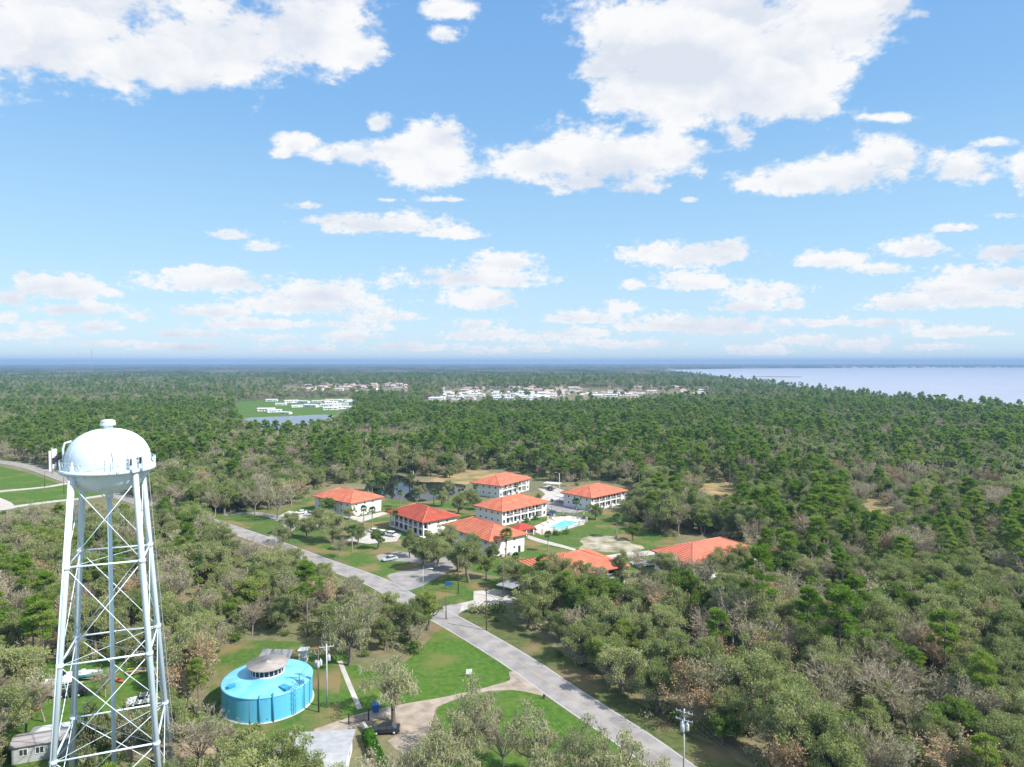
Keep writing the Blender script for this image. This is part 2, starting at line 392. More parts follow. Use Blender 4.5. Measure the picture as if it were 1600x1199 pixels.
# lanes and drives
ribbon('lane', smoothline([G(*q) for q in [(-60, 776), (0, 768), (45, 764), (80, 760), (112, 754)]], 6), 4.6, .020, concrete)
ribbon('lane', smoothline([G(*q) for q in [(-90, 796), (0, 796), (22, 792), (82, 784), (130, 779), (172, 773)]], 6), 4.6, .020, concrete)
ribbon('lane', smoothline([G(*q) for q in [(-60, 745), (-30, 770), (10, 790), (-20, 800)]], 6), 5, .024, concrete)
ribbon('driveway', smoothline([G(*q) for q in [(350, 805), (375, 802), (405, 803), (440, 812), (452, 826), (420, 843)]], 6), 4.2, .016, asphalt)
sheet_px('parking_lot', [(436, 806), (452, 798), (486, 806), (520, 815), (560, 822), (540, 832), (500, 826)], .016, concrete)
sheet_px('parking_lot', [(540, 845), (560, 830), (590, 826), (628, 834), (620, 846), (575, 850)], .016, concrete)
sheet_px('driveway', [(588, 868), (620, 862), (660, 866), (700, 872), (712, 888), (685, 902), (655, 918), (625, 902), (606, 898), (640, 890), (668, 884), (640, 878), (592, 876)], .016, asphalt)
sheet_px('driveway', [(690, 948), (715, 944), (740, 938), (740, 924), (775, 921), (800, 924), (830, 935), (800, 942), (760, 946), (735, 950), (700, 966)], .016, concrete)
sheet_px('driveway', [(935, 870), (975, 864), (1022, 860), (1028, 866), (990, 871), (960, 876), (975, 886), (960, 892)], .020, concrete)
sheet_px('footpath', [(825, 836), (845, 843), (880, 852), (900, 858), (898, 861), (870, 854), (840, 847), (824, 841)], .016, concrete)
sheet_px('parking_lot', [(830, 785), (858, 779), (880, 770), (890, 768), (925, 785), (945, 790), (900, 802), (870, 800)], .016, asphalt)
sheet_px('driveway', [(840, 763), (858, 758), (880, 766), (886, 772), (868, 784), (845, 780), (852, 772)], .020, concrete)
sheet_px('driveway', [(500, 790), (560, 808), (600, 800), (606, 803), (565, 816), (505, 800)], .018, concrete)
sheet_px('gravel_drive', [(812, 1056), (832, 1073), (800, 1078), (762, 1079), (720, 1090), (682, 1106), (676, 1120), (668, 1146), (662, 1174), (642, 1184), (618, 1172), (606, 1160), (626, 1146), (628, 1130), (605, 1120), (560, 1134), (520, 1150), (490, 1156), (488, 1140), (545, 1122), (600, 1106), (640, 1098), (690, 1090), (740, 1078), (790, 1066)], .0165, gravel, rough=.5)
ribbon('footpath', [G(531, 1033), G(545, 1068), G(562, 1108)], .9, .016, concrete)

road = ribbon('road', ROAD, 6.7, .020, asphalt)
rc = [v for v in ROAD]
ribbon('edge_line', rc, .22, .024, linewhite, off=3.1)
ribbon('edge_line', rc, .22, .024, linewhite, off=-3.1)
ribbon('centre_line', rc, .12, .024, lineyellow, off=.13)
ribbon('centre_line', rc, .12, .024, lineyellow, off=-.13)
sheet_px('side_road', [(604, 900), (640, 890), (688, 896), (660, 916), (632, 926)], .0225, asphalt)
sheet_px('side_road', [(690, 948), (706, 945), (722, 944), (716, 962), (696, 960)], .0225, asphalt)
sheet_px('shoulder_gravel', [(795, 1050), (812, 1048), (850, 1078), (850, 1088), (825, 1082), (800, 1078)], .0185, gravel)

# water
def water_mat(name, col, rough, bump, bs, stretch=(1, 1, 1)):
    m = mat(name, col, rough, tuple(c * 1.15 for c in col), .01, spec=.5 if 'pond' not in name else .12, bump=bump, bscale=bs, stretch=stretch)
    return m
lake_w = water_mat('lake_water', (.34, .35, .42), .30, .35, .35)
pond_w = water_mat('pond_water', (.010, .014, .014), .03, .03, .8)
retention_w = water_mat('retention_water', (.08, .11, .15), .2, .2, .5)
LAKE_NEAR = [(1000, 578.6), (1050, 582.5), (1135, 596), (1225, 608), (1290, 617), (1400, 629), (1500, 639), (1600, 649), (1750, 668), (2200, 700)]
lake = [G(*q) for q in LAKE_NEAR] + [(9000, 1500), (13000, 6900), (6000, 7400), (3500, 7000), (2200, 6400), (1350, 5500)]
# shore ground points: tree tops of the shore hide the near edge, so the water starts about where the last trees stand
sheet('lake', lake, .03, lake_w)
sheet('marsh_island', smoothline([(970, 2780), (1120, 2700), (1180, 2790), (1080, 2850)], 4, closed=True), .3, grass_dry, thick=.4)
sheet_px('pond', [(588, 772), (570, 762), (580, 748), (620, 742), (650, 752), (690, 754), (728, 758), (722, 768), (700, 778), (660, 784), (620, 782)], .03, pond_w, smooth=4, rough=1.5)
sheet_px('retention_pond', [(385, 668), (378, 658), (390, 653), (440, 651), (505, 648), (520, 651), (512, 660), (470, 667), (430, 672), (400, 674)], .02, retention_w, smooth=3)

# ------------------------------------------------------------------ water tower
def water_tower():
    z0 = 46.2
    cx, cy = -53.4, 90.0
    rot = math.radians(22)
    t = thing('water_tower', 'tall pale blue water tower on four sloping legs with a railed walkway', 'water tower', (cx, cy, 0), 0)
    Rt = 4.95
    prof = [(0.001, 42.6)]
    for i in range(1, 13):
        a = math.pi / 2 * i / 12; prof.append((Rt * math.sin(a), z0 - 3.55 * math.cos(a)))
    prof.append((Rt, z0 + .9))
    for i in range(1, 17):
        a = math.pi / 2 * i / 16; prof.append((max(.001, Rt * math.cos(a) ** .9), z0 + .9 + 4.15 * math.sin(a) ** .98))
    b = MB(); b.lathe(prof, 72); tank = b.build('tank', tower_paint, t)
    b = MB()
    for zz in (z0 + .9, z0 + 3.2):
        rr = Rt if zz < z0 + 1 else Rt * (1 - ((zz - z0 - .9) / 4.15) ** 2) ** .45
        b.tube([(rr * math.cos(k / 60 * 2 * math.pi), rr * math.sin(k / 60 * 2 * math.pi), zz) for k in range(61)], .022, 4, cap=False)
    for k in range(12):
        al = 2 * math.pi * k / 12; b.tube([(Rt * math.cos(al), Rt * math.sin(al), z0 + .1), (Rt * math.cos(al), Rt * math.sin(al), z0 + .9)] + [(Rt * math.cos(u) ** .9 * math.cos(al), Rt * math.cos(u) ** .9 * math.sin(al), z0 + .9 + 4.15 * math.sin(u) ** .98) for u in [math.pi / 2 * q / 12 for q in range(1, 12)]], .018, 4, cap=False)
    b.build('weld_seam', tower_paint, tank)
    zt = z0 + 5.05
    b = MB(); b.lathe([(.001, zt - .05), (.6, zt - .05), (.55, zt + .35), (.9, zt + .4), (.95, zt + .6), (.85, zt + .95), (.9, zt + 1.0), (.5, zt + 1.15), (.001, zt + 1.2)], 24); b.build('vent', tower_paint, tank)
    b = MB(); b.lathe([(.001, 0), (.45, 0), (.5, .25), (.001, .3)], 16); h = b.build('roof_hatch', tower_paint, tank); h.location = (1.4, -.3, zt - .25)
    # roof handrail arc beside the hatch
    b = MB(); arc = []
    for i in range(10):
        a = math.pi / 2 * (i / 9 * .55 + .02); arc.append((Rt * .98 * math.sin(a) + .05, -.4, z0 + .9 + 4.15 * math.cos(a) + .12))
    b.tube(arc, .05, 6); b.build('roof_rail', tower_paint, tank)
    # girder ring and walkway
    b = MB(); b.smooth = True
    Rb = 5.5
    b.lathe([(Rt + .01, z0 - .15), (Rb, z0 - .15), (Rb, z0 - .45), (Rb + .05, z0 - .45), (Rb + .05, z0 - .02), (Rt + .01, z0 - .02)], 72)
    wk = b.build('walkway', tower_paint, t)
    b = MB()
    for zr, rr in ((.55, .022), (1.1, .032)):
        b.tube([(Rb * math.cos(k / 72 * 2 * math.pi), Rb * math.sin(k / 72 * 2 * math.pi), z0 + zr) for k in range(73)], rr, 5, cap=False)
    nseg = 24
    for k in range(nseg):
        a = 2 * math.pi * k / nseg; a2 = 2 * math.pi * (k + .5) / nseg
        c = lambda a, z: (Rb * math.cos(a), Rb * math.sin(a), z0 + z)
        b.tube([c(a, 0), c(a, 1.1)], .035, 5)
        b.tube([c(a, 0), c(a2, 1.1)], .022, 4); b.tube([c(a2, 1.1), c(a + 2 * math.pi / nseg, 0)], .022, 4)
    b.build('railing', tower_paint, wk)
    for k in range(24):
        a = 2 * math.pi * k / 24; b = MB()
        b.add([(Rt * math.cos(a), Rt * math.sin(a), z0 - .5), (Rb * math.cos(a), Rb * math.sin(a), z0 - .16), (Rt * math.cos(a), Rt * math.sin(a), z0 - .9)], [(0, 1, 2)])
        b.build('gusset', tower_paint, wk)
    # legs
    def lp(k, z):
        f = (z0 - z) / z0; r = 4.9 + 4.05 * f; a = rot + math.pi / 4 + k * math.pi / 2
        return Vector((r * math.cos(a), r * math.sin(a), z))
    levels = [0, 10.7, 22.3, 34.3]
    for k in range(4):
        b = MB(); b.tube([lp(k, 0), lp(k, z0 - .5), lp(k, z0 + 1.2) + Vector((-.2 * math.cos(rot + math.pi / 4 + k * math.pi / 2), -.2 * math.sin(rot + math.pi / 4 + k * math.pi / 2), 0))], [.38, .38, .35], 16)
        lg = b.build('leg', tower_paint, t)
        for z in levels[1:]: b = MB(); b.tube([lp(k, z - .22), lp(k, z + .22)], .46, 16); b.build('collar', tower_paint, lg)
        b = MB(); b.box(*(lp(k, 0) - Vector((.9, .9, 0))), *(lp(k, 0) + Vector((.9, .9, .35)))); b.build('footing', concrete, lg)
    for z in levels[1:]:
        for k in range(4):
            b = MB(); a, c = lp(k, z), lp((k + 1) % 4, z); b.tube([a, c], .125, 8)
            b.build('strut', tower_paint, t)
    tops = levels[1:] + [z0 - 1.5]
    for i, z in enumerate(levels):
        for k in range(4):
            b = MB(); k2 = (k + 1) % 4
            b.tube([lp(k, z + .1), lp(k2, tops[i] - .1)], .055, 6); b.tube([lp(k2, z + .1), lp(k, tops[i] - .1)], .055, 6)
            b.build('cross_rod', tower_paint, t)
    for z in levels[1:]:
        b = MB(); b.tube([lp(0, z - .05), lp(2, z - .05)], .03, 5); b.tube([lp(1, z - .08), lp(3, z - .08)], .03, 5); b.build('spider_rod', tower_paint, t)
    b = MB(); b.tube([(0, 0, 0), (0, 0, 42.8)], .27, 14); b.tube([(0, 0, 42.0), (0, 0, 42.9)], .45, 14); b.build('riser_pipe', tower_paint, t)
    # ladder on the right rear leg
    b = MB(); kk = 0; off = Vector((math.cos(rot + math.pi / 4 + kk * math.pi / 2), math.sin(rot + math.pi / 4 + kk * math.pi / 2), 0)) * .75
    s_ = Vector((-off.y, off.x, 0)).normalized() * .22
    A, Bp = lp(kk, 0) + off, lp(kk, z0) + off * 1.0
    b.tube([A + s_, Bp + s_], .035, 5); b.tube([A - s_, Bp - s_], .035, 5)
    for i in range(130):
        q = A.lerp(Bp, (i + .5) / 130); b.tube([q + s_, q - s_], .02, 4)
    for i in range(12):
        q = A.lerp(Bp, (i + .5) / 12); b.tube([q, q - off * .8], .03, 4)
    b.build('ladder', galv, t)
    # overflow pipe down the left front leg and hooked over the tank
    b = MB(); k = 2; o2 = Vector((.1, -.75, 0))
    pts = [lp(k, 0) + o2, lp(k, z0 - 1) + o2, Vector((-4.75, -1.9, z0 - .2)), Vector((-4.75, -1.9, z0 + 2.6)), Vector((-4.55, -1.8, z0 + 3.3)), Vector((-3.9, -1.5, z0 + 3.5))]
    b.tube(pts[2:], .13, 10); b.tube(pts[:2], .09, 8); b.build('overflow_pipe', tower_paint, t)
    # panel antennas on the railing, three near the front right, a cluster at the left
    def antenna(a, h0, h1, pipe=True, r=Rb + .3, wid=.2, box=True):
        b = MB(); x, y = r * math.cos(a), r * math.sin(a)
        b.tube([(x, y, z0 + h0), (x, y, z0 + h1)], .05, 6)
        o = b.build('antenna_mount', galv, t)
        if box:
            q = MB(); M = Matrix.Translation((x, y, z0)) @ Matrix.Rotation(a, 4, 'Z')
            q.box(.1, -wid, h0 + .3, .34, wid, h0 + 2.9, M); q.build('antenna_panel', white, o, bevel=.03)
            q = MB(); q.box(-.35, -.16, h0 + 1.2, -.05, .16, h0 + 2.0, M); q.build('radio_unit', dark, o, bevel=.02)
        return o
    va = math.atan2(-cy, -cx)     # the side that faces the camera
    antenna(va + math.radians(27), -.6, 3.6); antenna(va + math.radians(40), -.5, 3.8); antenna(va + math.radians(10), -.3, 3.5, box=False)
    antenna(va + math.radians(2), .0, 2.4, box=False)
    antenna(va - math.radians(88), -.4, 2.9, r=Rb + .7); antenna(va - math.radians(98), -.3, 2.6, r=Rb + .5); antenna(va - math.radians(108), -.4, 2.5, r=Rb + .6)
    antenna(va + math.radians(118), -.2, 1.8, r=Rb + .1, box=False)
water_tower()

# ------------------------------------------------------------------ ground storage tank
def storage_tank():
    cx, cy = -43.2, 119.0; Rr = 7.6
    t = thing('storage_tank', 'round bright blue water storage tank with a grey capped vent house on top', 'tank', (cx, cy, 0))
    b = MB(); b.lathe([(Rr, 0), (Rr, 4.2)], 72); b.build('wall', blue_paint, t)
    b = MB(); b.lathe([(Rr + .08, 4.12), (Rr + .12, 4.3), (Rr - .1, 4.34), (2.9, 5.3), (.001, 5.35)], 72); rf = b.build('roof', mat('blue_roof', (.14, .46, .68), .5, (.22, .55, .75), .5, detail=8), t)
    b = MB(); b.lathe([(Rr + .3, 0), (Rr + .3, .08), (Rr, .1)], 60); b.build('footing', concrete, t)
    b = MB(); b.lathe([(2.75, 5.3), (2.75, 6.75)], 40); cu = b.build('cupola', dark, rf)
    b = MB()
    for k in range(22):
        a = 2 * math.pi * k / 22; M = Matrix.Rotation(a, 4, 'Z')
        b.box(2.74, -.05, 5.3, 2.86, .05, 6.75, M)
    b.lathe([(2.84, 5.3), (2.88, 5.5), (2.84, 5.52)], 40); b.lathe([(2.84, 6.6), (2.88, 6.75), (2.74, 6.75)], 40)
    b.build('louvre_frame', white, cu)
    b = MB(); b.lathe([(3.5, 6.72), (3.55, 6.78), (3.5, 6.9), (.35, 7.15), (.3, 7.3), (.001, 7.32)], 48); b.lathe([(.001, 6.7), (3.5, 6.72)], 48); b.build('cupola_roof', cupola_roof, cu)
    # hatches on the roof
    b = MB(); b.box(-.55, -.45, 0, .55, .45, .32); b.box(-.62, -.52, .32, .62, .52, .38); h = b.build('roof_hatch', blue_dark, rf); h.location = (-4.6, -4.3, 4.62); h.rotation_euler = (0, 0, .5)
    b = MB(); b.box(-.9, -.5, 0, .9, .5, .3); b.box(-1, -.6, .3, 1, .6, .36); h = b.build('ladder_hatch', blue_dark, rf); h.location = (4.6, -4.6, 4.55); h.rotation_euler = (0, 0, -.6)
    # ladder cage
    a = math.radians(-38); M = Matrix.Rotation(a, 4, 'Z'); b = MB()
    for y in (-.25, .25): b.tube([M @ Vector((Rr + .35, y, .2)), M @ Vector((Rr + .35, y, 5.3))], .045, 6)
    for i in range(15): b.tube([M @ Vector((Rr + .35, -.25, .4 + i * .32)), M @ Vector((Rr + .35, .25, .4 + i * .32))], .025, 4)
    for z in (2.0, 2.9, 3.8, 4.7):
        b.tube([M @ Vector((Rr + .35 + .75 * math.sin(q), .42 * math.cos(q), z)) for q in [i * math.pi / 8 for i in range(9)]], .03, 4)
    b.build('ladder', blue_dark, t)
    b = MB()
    for y in (-1.6, 1.6): 
        for zz in (5.35, 4.9): pass
    pr = []
    for i in range(9):
        q = a + math.radians(-14 + i * 4); pr.append((Rr * math.cos(q), Rr * math.sin(q), 5.25))
        b.tube([(Rr * math.cos(q), Rr * math.sin(q), 4.3), (Rr * math.cos(q), Rr * math.sin(q), 5.25)], .03, 4)
    b.tube(pr, .035, 5); b.build('guard_rail', blue_dark, rf)
    for ang, r in ((-80, .09), (-64, .14)):
        a = math.radians(ang); M = Matrix.Rotation(a, 4, 'Z'); b = MB()
        b.tube([M @ Vector((Rr + .18, 0, 0)), M @ Vector((Rr + .18, 0, 4.5)), M @ Vector((Rr - .3, 0, 4.62))], r, 8); b.build('pipe', blue_dark, t)
    # open shelter behind
    x0, y0 = G(413, 1030); x1, y1 = G(470, 1030)
    s = thing('open_shed', 'lean-to shed with a dark ribbed metal roof behind the round blue tank', 'shed', ((x0 + x1) / 2 + .6, 129.4, 0), math.radians(-4))
    w = 3.1; b = MB(); N = 28
    for i in range(N):
        x = -w + 2 * w * i / N; x2 = x + w / N; x3 = x + 2 * w / N
        z = lambda y: 2.2 + (y + 2) * .42
        for (a_, b2, zz) in ((x, x2, .0), (x2, x3, .07)):
            b.add([(a_, -2.2, z(-2.2) + zz), (b2, -2.2, z(-2.2) + (.07 - zz)), (b2, 2.2, z(2.2) + (.07 - zz)), (a_, 2.2, z(2.2) + zz)], [(0, 1, 2, 3)])
    b.build('roof', mat('old_tin', (.09, .10, .12), .6, (.26, .27, .28), .8, metal=.2, stretch=(3, .4, 1)), s)
    for x in (-w + .1, 0, w - .1):
        for y in (-2, 2):
            b = MB(); b.box(x - .07, y - .07, 0, x + .07, y + .07, 2.12 + (y + 2) * .42); b.build('post', wood, s)
    x, y = G(466, 1036); s = thing('pump_box', 'small white pump house between the blue tank and the shed', 'pump house', (x + .8, y + 1, 0), 0)
    b = MB(); b.box(-.8, -.8, 0, .8, .8, 2.3); b.build('wall', white, s); b = MB(); b.box(-.95, -.95, 2.3, .95, .95, 2.42); b.build('roof', white, s)
    b = MB(); b.box(-.4, -.83, .1, .4, -.8, 1.9); b.build('door', galv, s)
storage_tank()

# ------------------------------------------------------------------ condominiums
def hip_roof(b, x0, y0, x1, y1, z, rise):
    w, l = x1 - x0, y1 - y0
    if w >= l: r = l / 2; A, C = (x0 + r, (y0 + y1) / 2, z + rise), (x1 - r, (y0 + y1) / 2, z + rise)
    else: r = w / 2; A, C = ((x0 + x1) / 2, y0 + r, z + rise), ((x0 + x1) / 2, y1 - r, z + rise)
    vs = [(x0, y0, z), (x1, y0, z), (x1, y1, z), (x0, y1, z), A, C]
    if w >= l: b.add(vs, [(0, 1, 5, 4), (1, 2, 5), (2, 3, 4, 5), (3, 0, 4)])
    else: b.add(vs, [(0, 1, 4), (1, 2, 5, 4), (2, 3, 5), (3, 0, 4, 5)])
    b.add([(x0, y0, z), (x1, y0, z), (x1, y1, z), (x0, y1, z), (x0, y0, z - .25), (x1, y0, z - .25), (x1, y1, z - .25), (x0, y1, z - .25)], [(0, 4, 5, 1), (1, 5, 6, 2), (2, 6, 7, 3), (3, 7, 4, 0), (4, 7, 6, 5)])
    return vs

def window(parent, x, y, z, w, h, face, mull=True):
    """face: unit outward normal (nx, ny)"""
    nx, ny = face; tx, ty = -ny, nx
    M = Matrix(((tx, nx, 0, x), (ty, ny, 0, y), (0, 0, 1, z), (0, 0, 0, 1)))
    b = MB(); e = .07
    for q in ((-w / 2 - e, 0, -e, w / 2 + e, .08, 0), (-w / 2 - e, 0, h, w / 2 + e, .08, h + e), (-w / 2 - e, 0, 0, -w / 2, .08, h), (w / 2, 0, 0, w / 2 + e, .08, h)): b.box(*q, M)
    if mull: b.box(-.03, .0, 0, .03, .07, h, M)
    o = b.build('window', white, parent)
    b = MB(); b.box(-w / 2, .0, 0, w / 2, .04, h, M); b.build('pane', glass, o)
    return o

def condo(front, ang, LX, LY, label, style, roofm, eave=5.6, rise=3.1):
    """front = roof corner nearest the camera (photo pixel); local x runs to the right-rear, local y to the left-rear"""
    fx, fy = G(*front, eave)
    t = thing('condo_building', label, 'apartment building', (fx, fy, 0), math.radians(ang), 'orange-roofed condominium buildings')
    o = 1.0
    b = MB()
    porch = style in ('porch_x', 'porch_both')
    py = 1.9 if porch else 0
    px_ = 1.9 if style in ('porch_y', 'porch_both') else 0
    b.box(o + px_, o + py, 0, LX - o, LY - o, eave - .26)
    if porch:     # solid end bays
        nb = max(3, round((LX - 2) / 4.6)); bw = (LX - 2) / nb
        b.box(o + px_, o, 0, o + px_ + bw * .42, o + py - .003, eave - .262); b.box(LX - o - bw * .5, o, 0, LX - o - .003, o + py - .003, eave - .262)
    wall = b.build('wall', stucco, t)
    b = MB(); hip_roof(b, 0, 0, LX, LY, eave, rise); rf = b.build('roof', roofm, t)
    # ridge and hip caps
    b = MB(); r = min(LX, LY) / 2; zz = eave + rise
    A, C = ((r, LY / 2, zz), (LX - r, LY / 2, zz)) if LX >= LY else ((LX / 2, r, zz), (LX / 2, LY - r, zz))
    cs = [(0, 0, eave), (LX, 0, eave), (LX, LY, eave), (0, LY, eave)]
    near = [A, C, C, A] if LX >= LY else [A, A, C, C]
    for c, q in zip(cs, near): b.tube([Vector(c) + Vector((0, 0, .02)), Vector(q) + Vector((0, 0, .04))], .13, 6)
    b.tube([A, C], .15, 6); b.build('ridge_cap', roof_cap, rf)
    for vx, vy in ((.3, .35), (.62, .3)):
        x, y = LX * vx, LY * vy * .6
        s = min(x, y, LX - x, LY - y) / r * rise + eave
        b = MB(); b.tube([(x, y, s - .1), (x, y, s + .45)], .1, 6); b.build('roof_vent', grey_metal, rf)
    def railing(x0, x1, y, z, along='x'):
        b = MB(); n = int((x1 - x0) / .35)
        pt = (lambda u, z: (u, y, z)) if along == 'x' else (lambda u, z: (y, u, z))
        b.tube([pt(x0, z + 1), pt(x1, z + 1)], .05, 5); b.tube([pt(x0, z + .12), pt(x1, z + .12)], .04, 5)
        for i in range(n + 1): b.tube([pt(x0 + (x1 - x0) * i / n, z), pt(x0 + (x1 - x0) * i / n, z + 1)], .022, 4)
        return b
    if porch:
        b = MB(); b.box(o + px_ + bw * .42 + .004, o + .02, 2.6, LX - o - bw * .5 - .004, o + py - .003, 2.85); b.box(o + px_ + bw * .42 + .004, o + .02, 0, LX - o - bw * .5 - .004, o + py - .003, .12); b.build('balcony_slab', stucco, t)
        xs = [o + px_ + bw * .42 + (LX - 2 - px_ - bw * .92) * i / nb for i in range(nb + 1)]
        for i, x in enumerate(xs):
            b = MB(); b.box(x - .22, o - .03, 0, x + .22, o + .36, eave - .27); b.build('column', white, t)
        for i in range(nb):
            xa, xb = xs[i] + .22, xs[i + 1] - .22
            railing(xa, xb, o + .1, 2.85).build('railing', white, t)
            for z in (.12, 2.87):
                m = (xa + xb) / 2; dd = MB(); dd.box(m - 1.35, o + py - .05, z, m + 1.35, o + py + .04, z + 2.1)
                d = dd.build('patio_door', glass, t)
                f = MB()
                for q in (-1.4, -.03, 1.34): f.box(m + q, o + py - .09, z, m + q + .07, o + py - .05, z + 2.1)
                f.box(m - 1.4, o + py - .09, z + 2.1, m + 1.41, o + py - .05, z + 2.18); f.build('door_frame', white, d)
        for x in (o + px_ + bw * .2, LX - o - bw * .24):
            for z in (.95, 3.6): window(t, x, o, z, 1.1, 1.2, (0, -1))
    else:
        n = max(2, int(LX / 5))
        for i in range(n):
            x = 2.4 + (LX - 4.8) * (i + .3) / n
            for z in (1.6, 4.1): window(t, x, o, z, .7, .65, (0, -1), False)
        if style == 'plain_door':
            b = MB(); b.box(LX * .78, o - .06, .02, LX * .78 + .95, o, 2.1); b.build('door', glass, t)
    if px_:
        b = MB(); b.box(o + .02, o + .02, 2.6, o + px_ - .003, LY - o - .02, 2.85); b.box(o + .02, o + .02, 0, o + px_ - .003, LY - o - .02, .12); b.build('balcony_slab', stucco, t)
        m = max(4, round(LY / 3.4))
        ys = [o + .2 + (LY - 2 - .4) * i / m for i in range(m + 1)]
        for y in ys:
            b = MB(); b.box(o - .03, y - .2, 0, o + .34, y + .2, eave - .27); b.build('column', white, t)
        for i in range(m):
            railing(ys[i] + .2, ys[i + 1] - .2, o + .1, 2.85, 'y').build('railing', white, t)
            for z in (.12, 2.87):
                c = (ys[i] + ys[i + 1]) / 2; dd = MB(); dd.box(o + px_ - .05, c - .9, z, o + px_ + .04, c + .9, z + 2.1); dd.build('patio_door', glass, t)
    else:
        n = max(3, int(LY / 3.6))
        for i in range(n):
            y = 1.9 + (LY - 3.8) * (i + .4) / n
            for z in (1.5, 4.0): window(t, o, y, z, .75, .7, (-1, 0), False)
    # right end
    for y in (LY * .3, LY * .65):
        for z in (1.3, 3.9): window(t, LX - o, y, z, 1.0, 1.1, (1, 0))
    b = MB(); b.tube([(LX - o + .1, o - .12, 0), (LX - o + .1, o - .12, eave - .3)], .06, 6); b.build('downpipe', white, t)
    for k in range(2):
        b = MB(); b.box(-.45, -.4, 0, .45, .4, .85); b.box(-.3, -.3, .85, .3, .3, .9); c = b.build('air_conditioner', galv, t); c.location = (LX * (.35 + .2 * k), o - .7, 0)
    return t

condo((548, 787), 52, 17, 25, 'orange-roofed white condo building on the left beside the dark pond', 'plain', roof_orange)
condo((660, 817), 41, 16, 24, 'condo building with the darkest, reddish brown tile roof, above the parked white cars', 'porch_y', roof_red)
condo((784.5, 800), 45, 26, 16.5, 'orange-roofed two-storey condo building in the centre with balconies facing the pool', 'porch_x', roof_orange)
condo((781.5, 760), 56, 26, 17, 'orange-roofed condo building farthest back, beside the pond', 'porch_x', roof_orange)
condo((924, 778.5), 43, 24, 17, 'orange-roofed condo building on the right with a long white carport before it', 'porch_x', roof_orange)
condo((764, 846.5), 38, 15.5, 27, 'orange-roofed condo building with a plain white end wall left of the pool lawn', 'plain_door', roof_orange)
condo((868, 906), 30, 24, 19, 'orange-roofed condo building half hidden by the trees near the road', 'porch_x', roof_orange)
condo((1082, 883), 30, 28, 17, 'pinkish orange-roofed condo building at the edge of the woods on the right', 'plain', roof_pink)

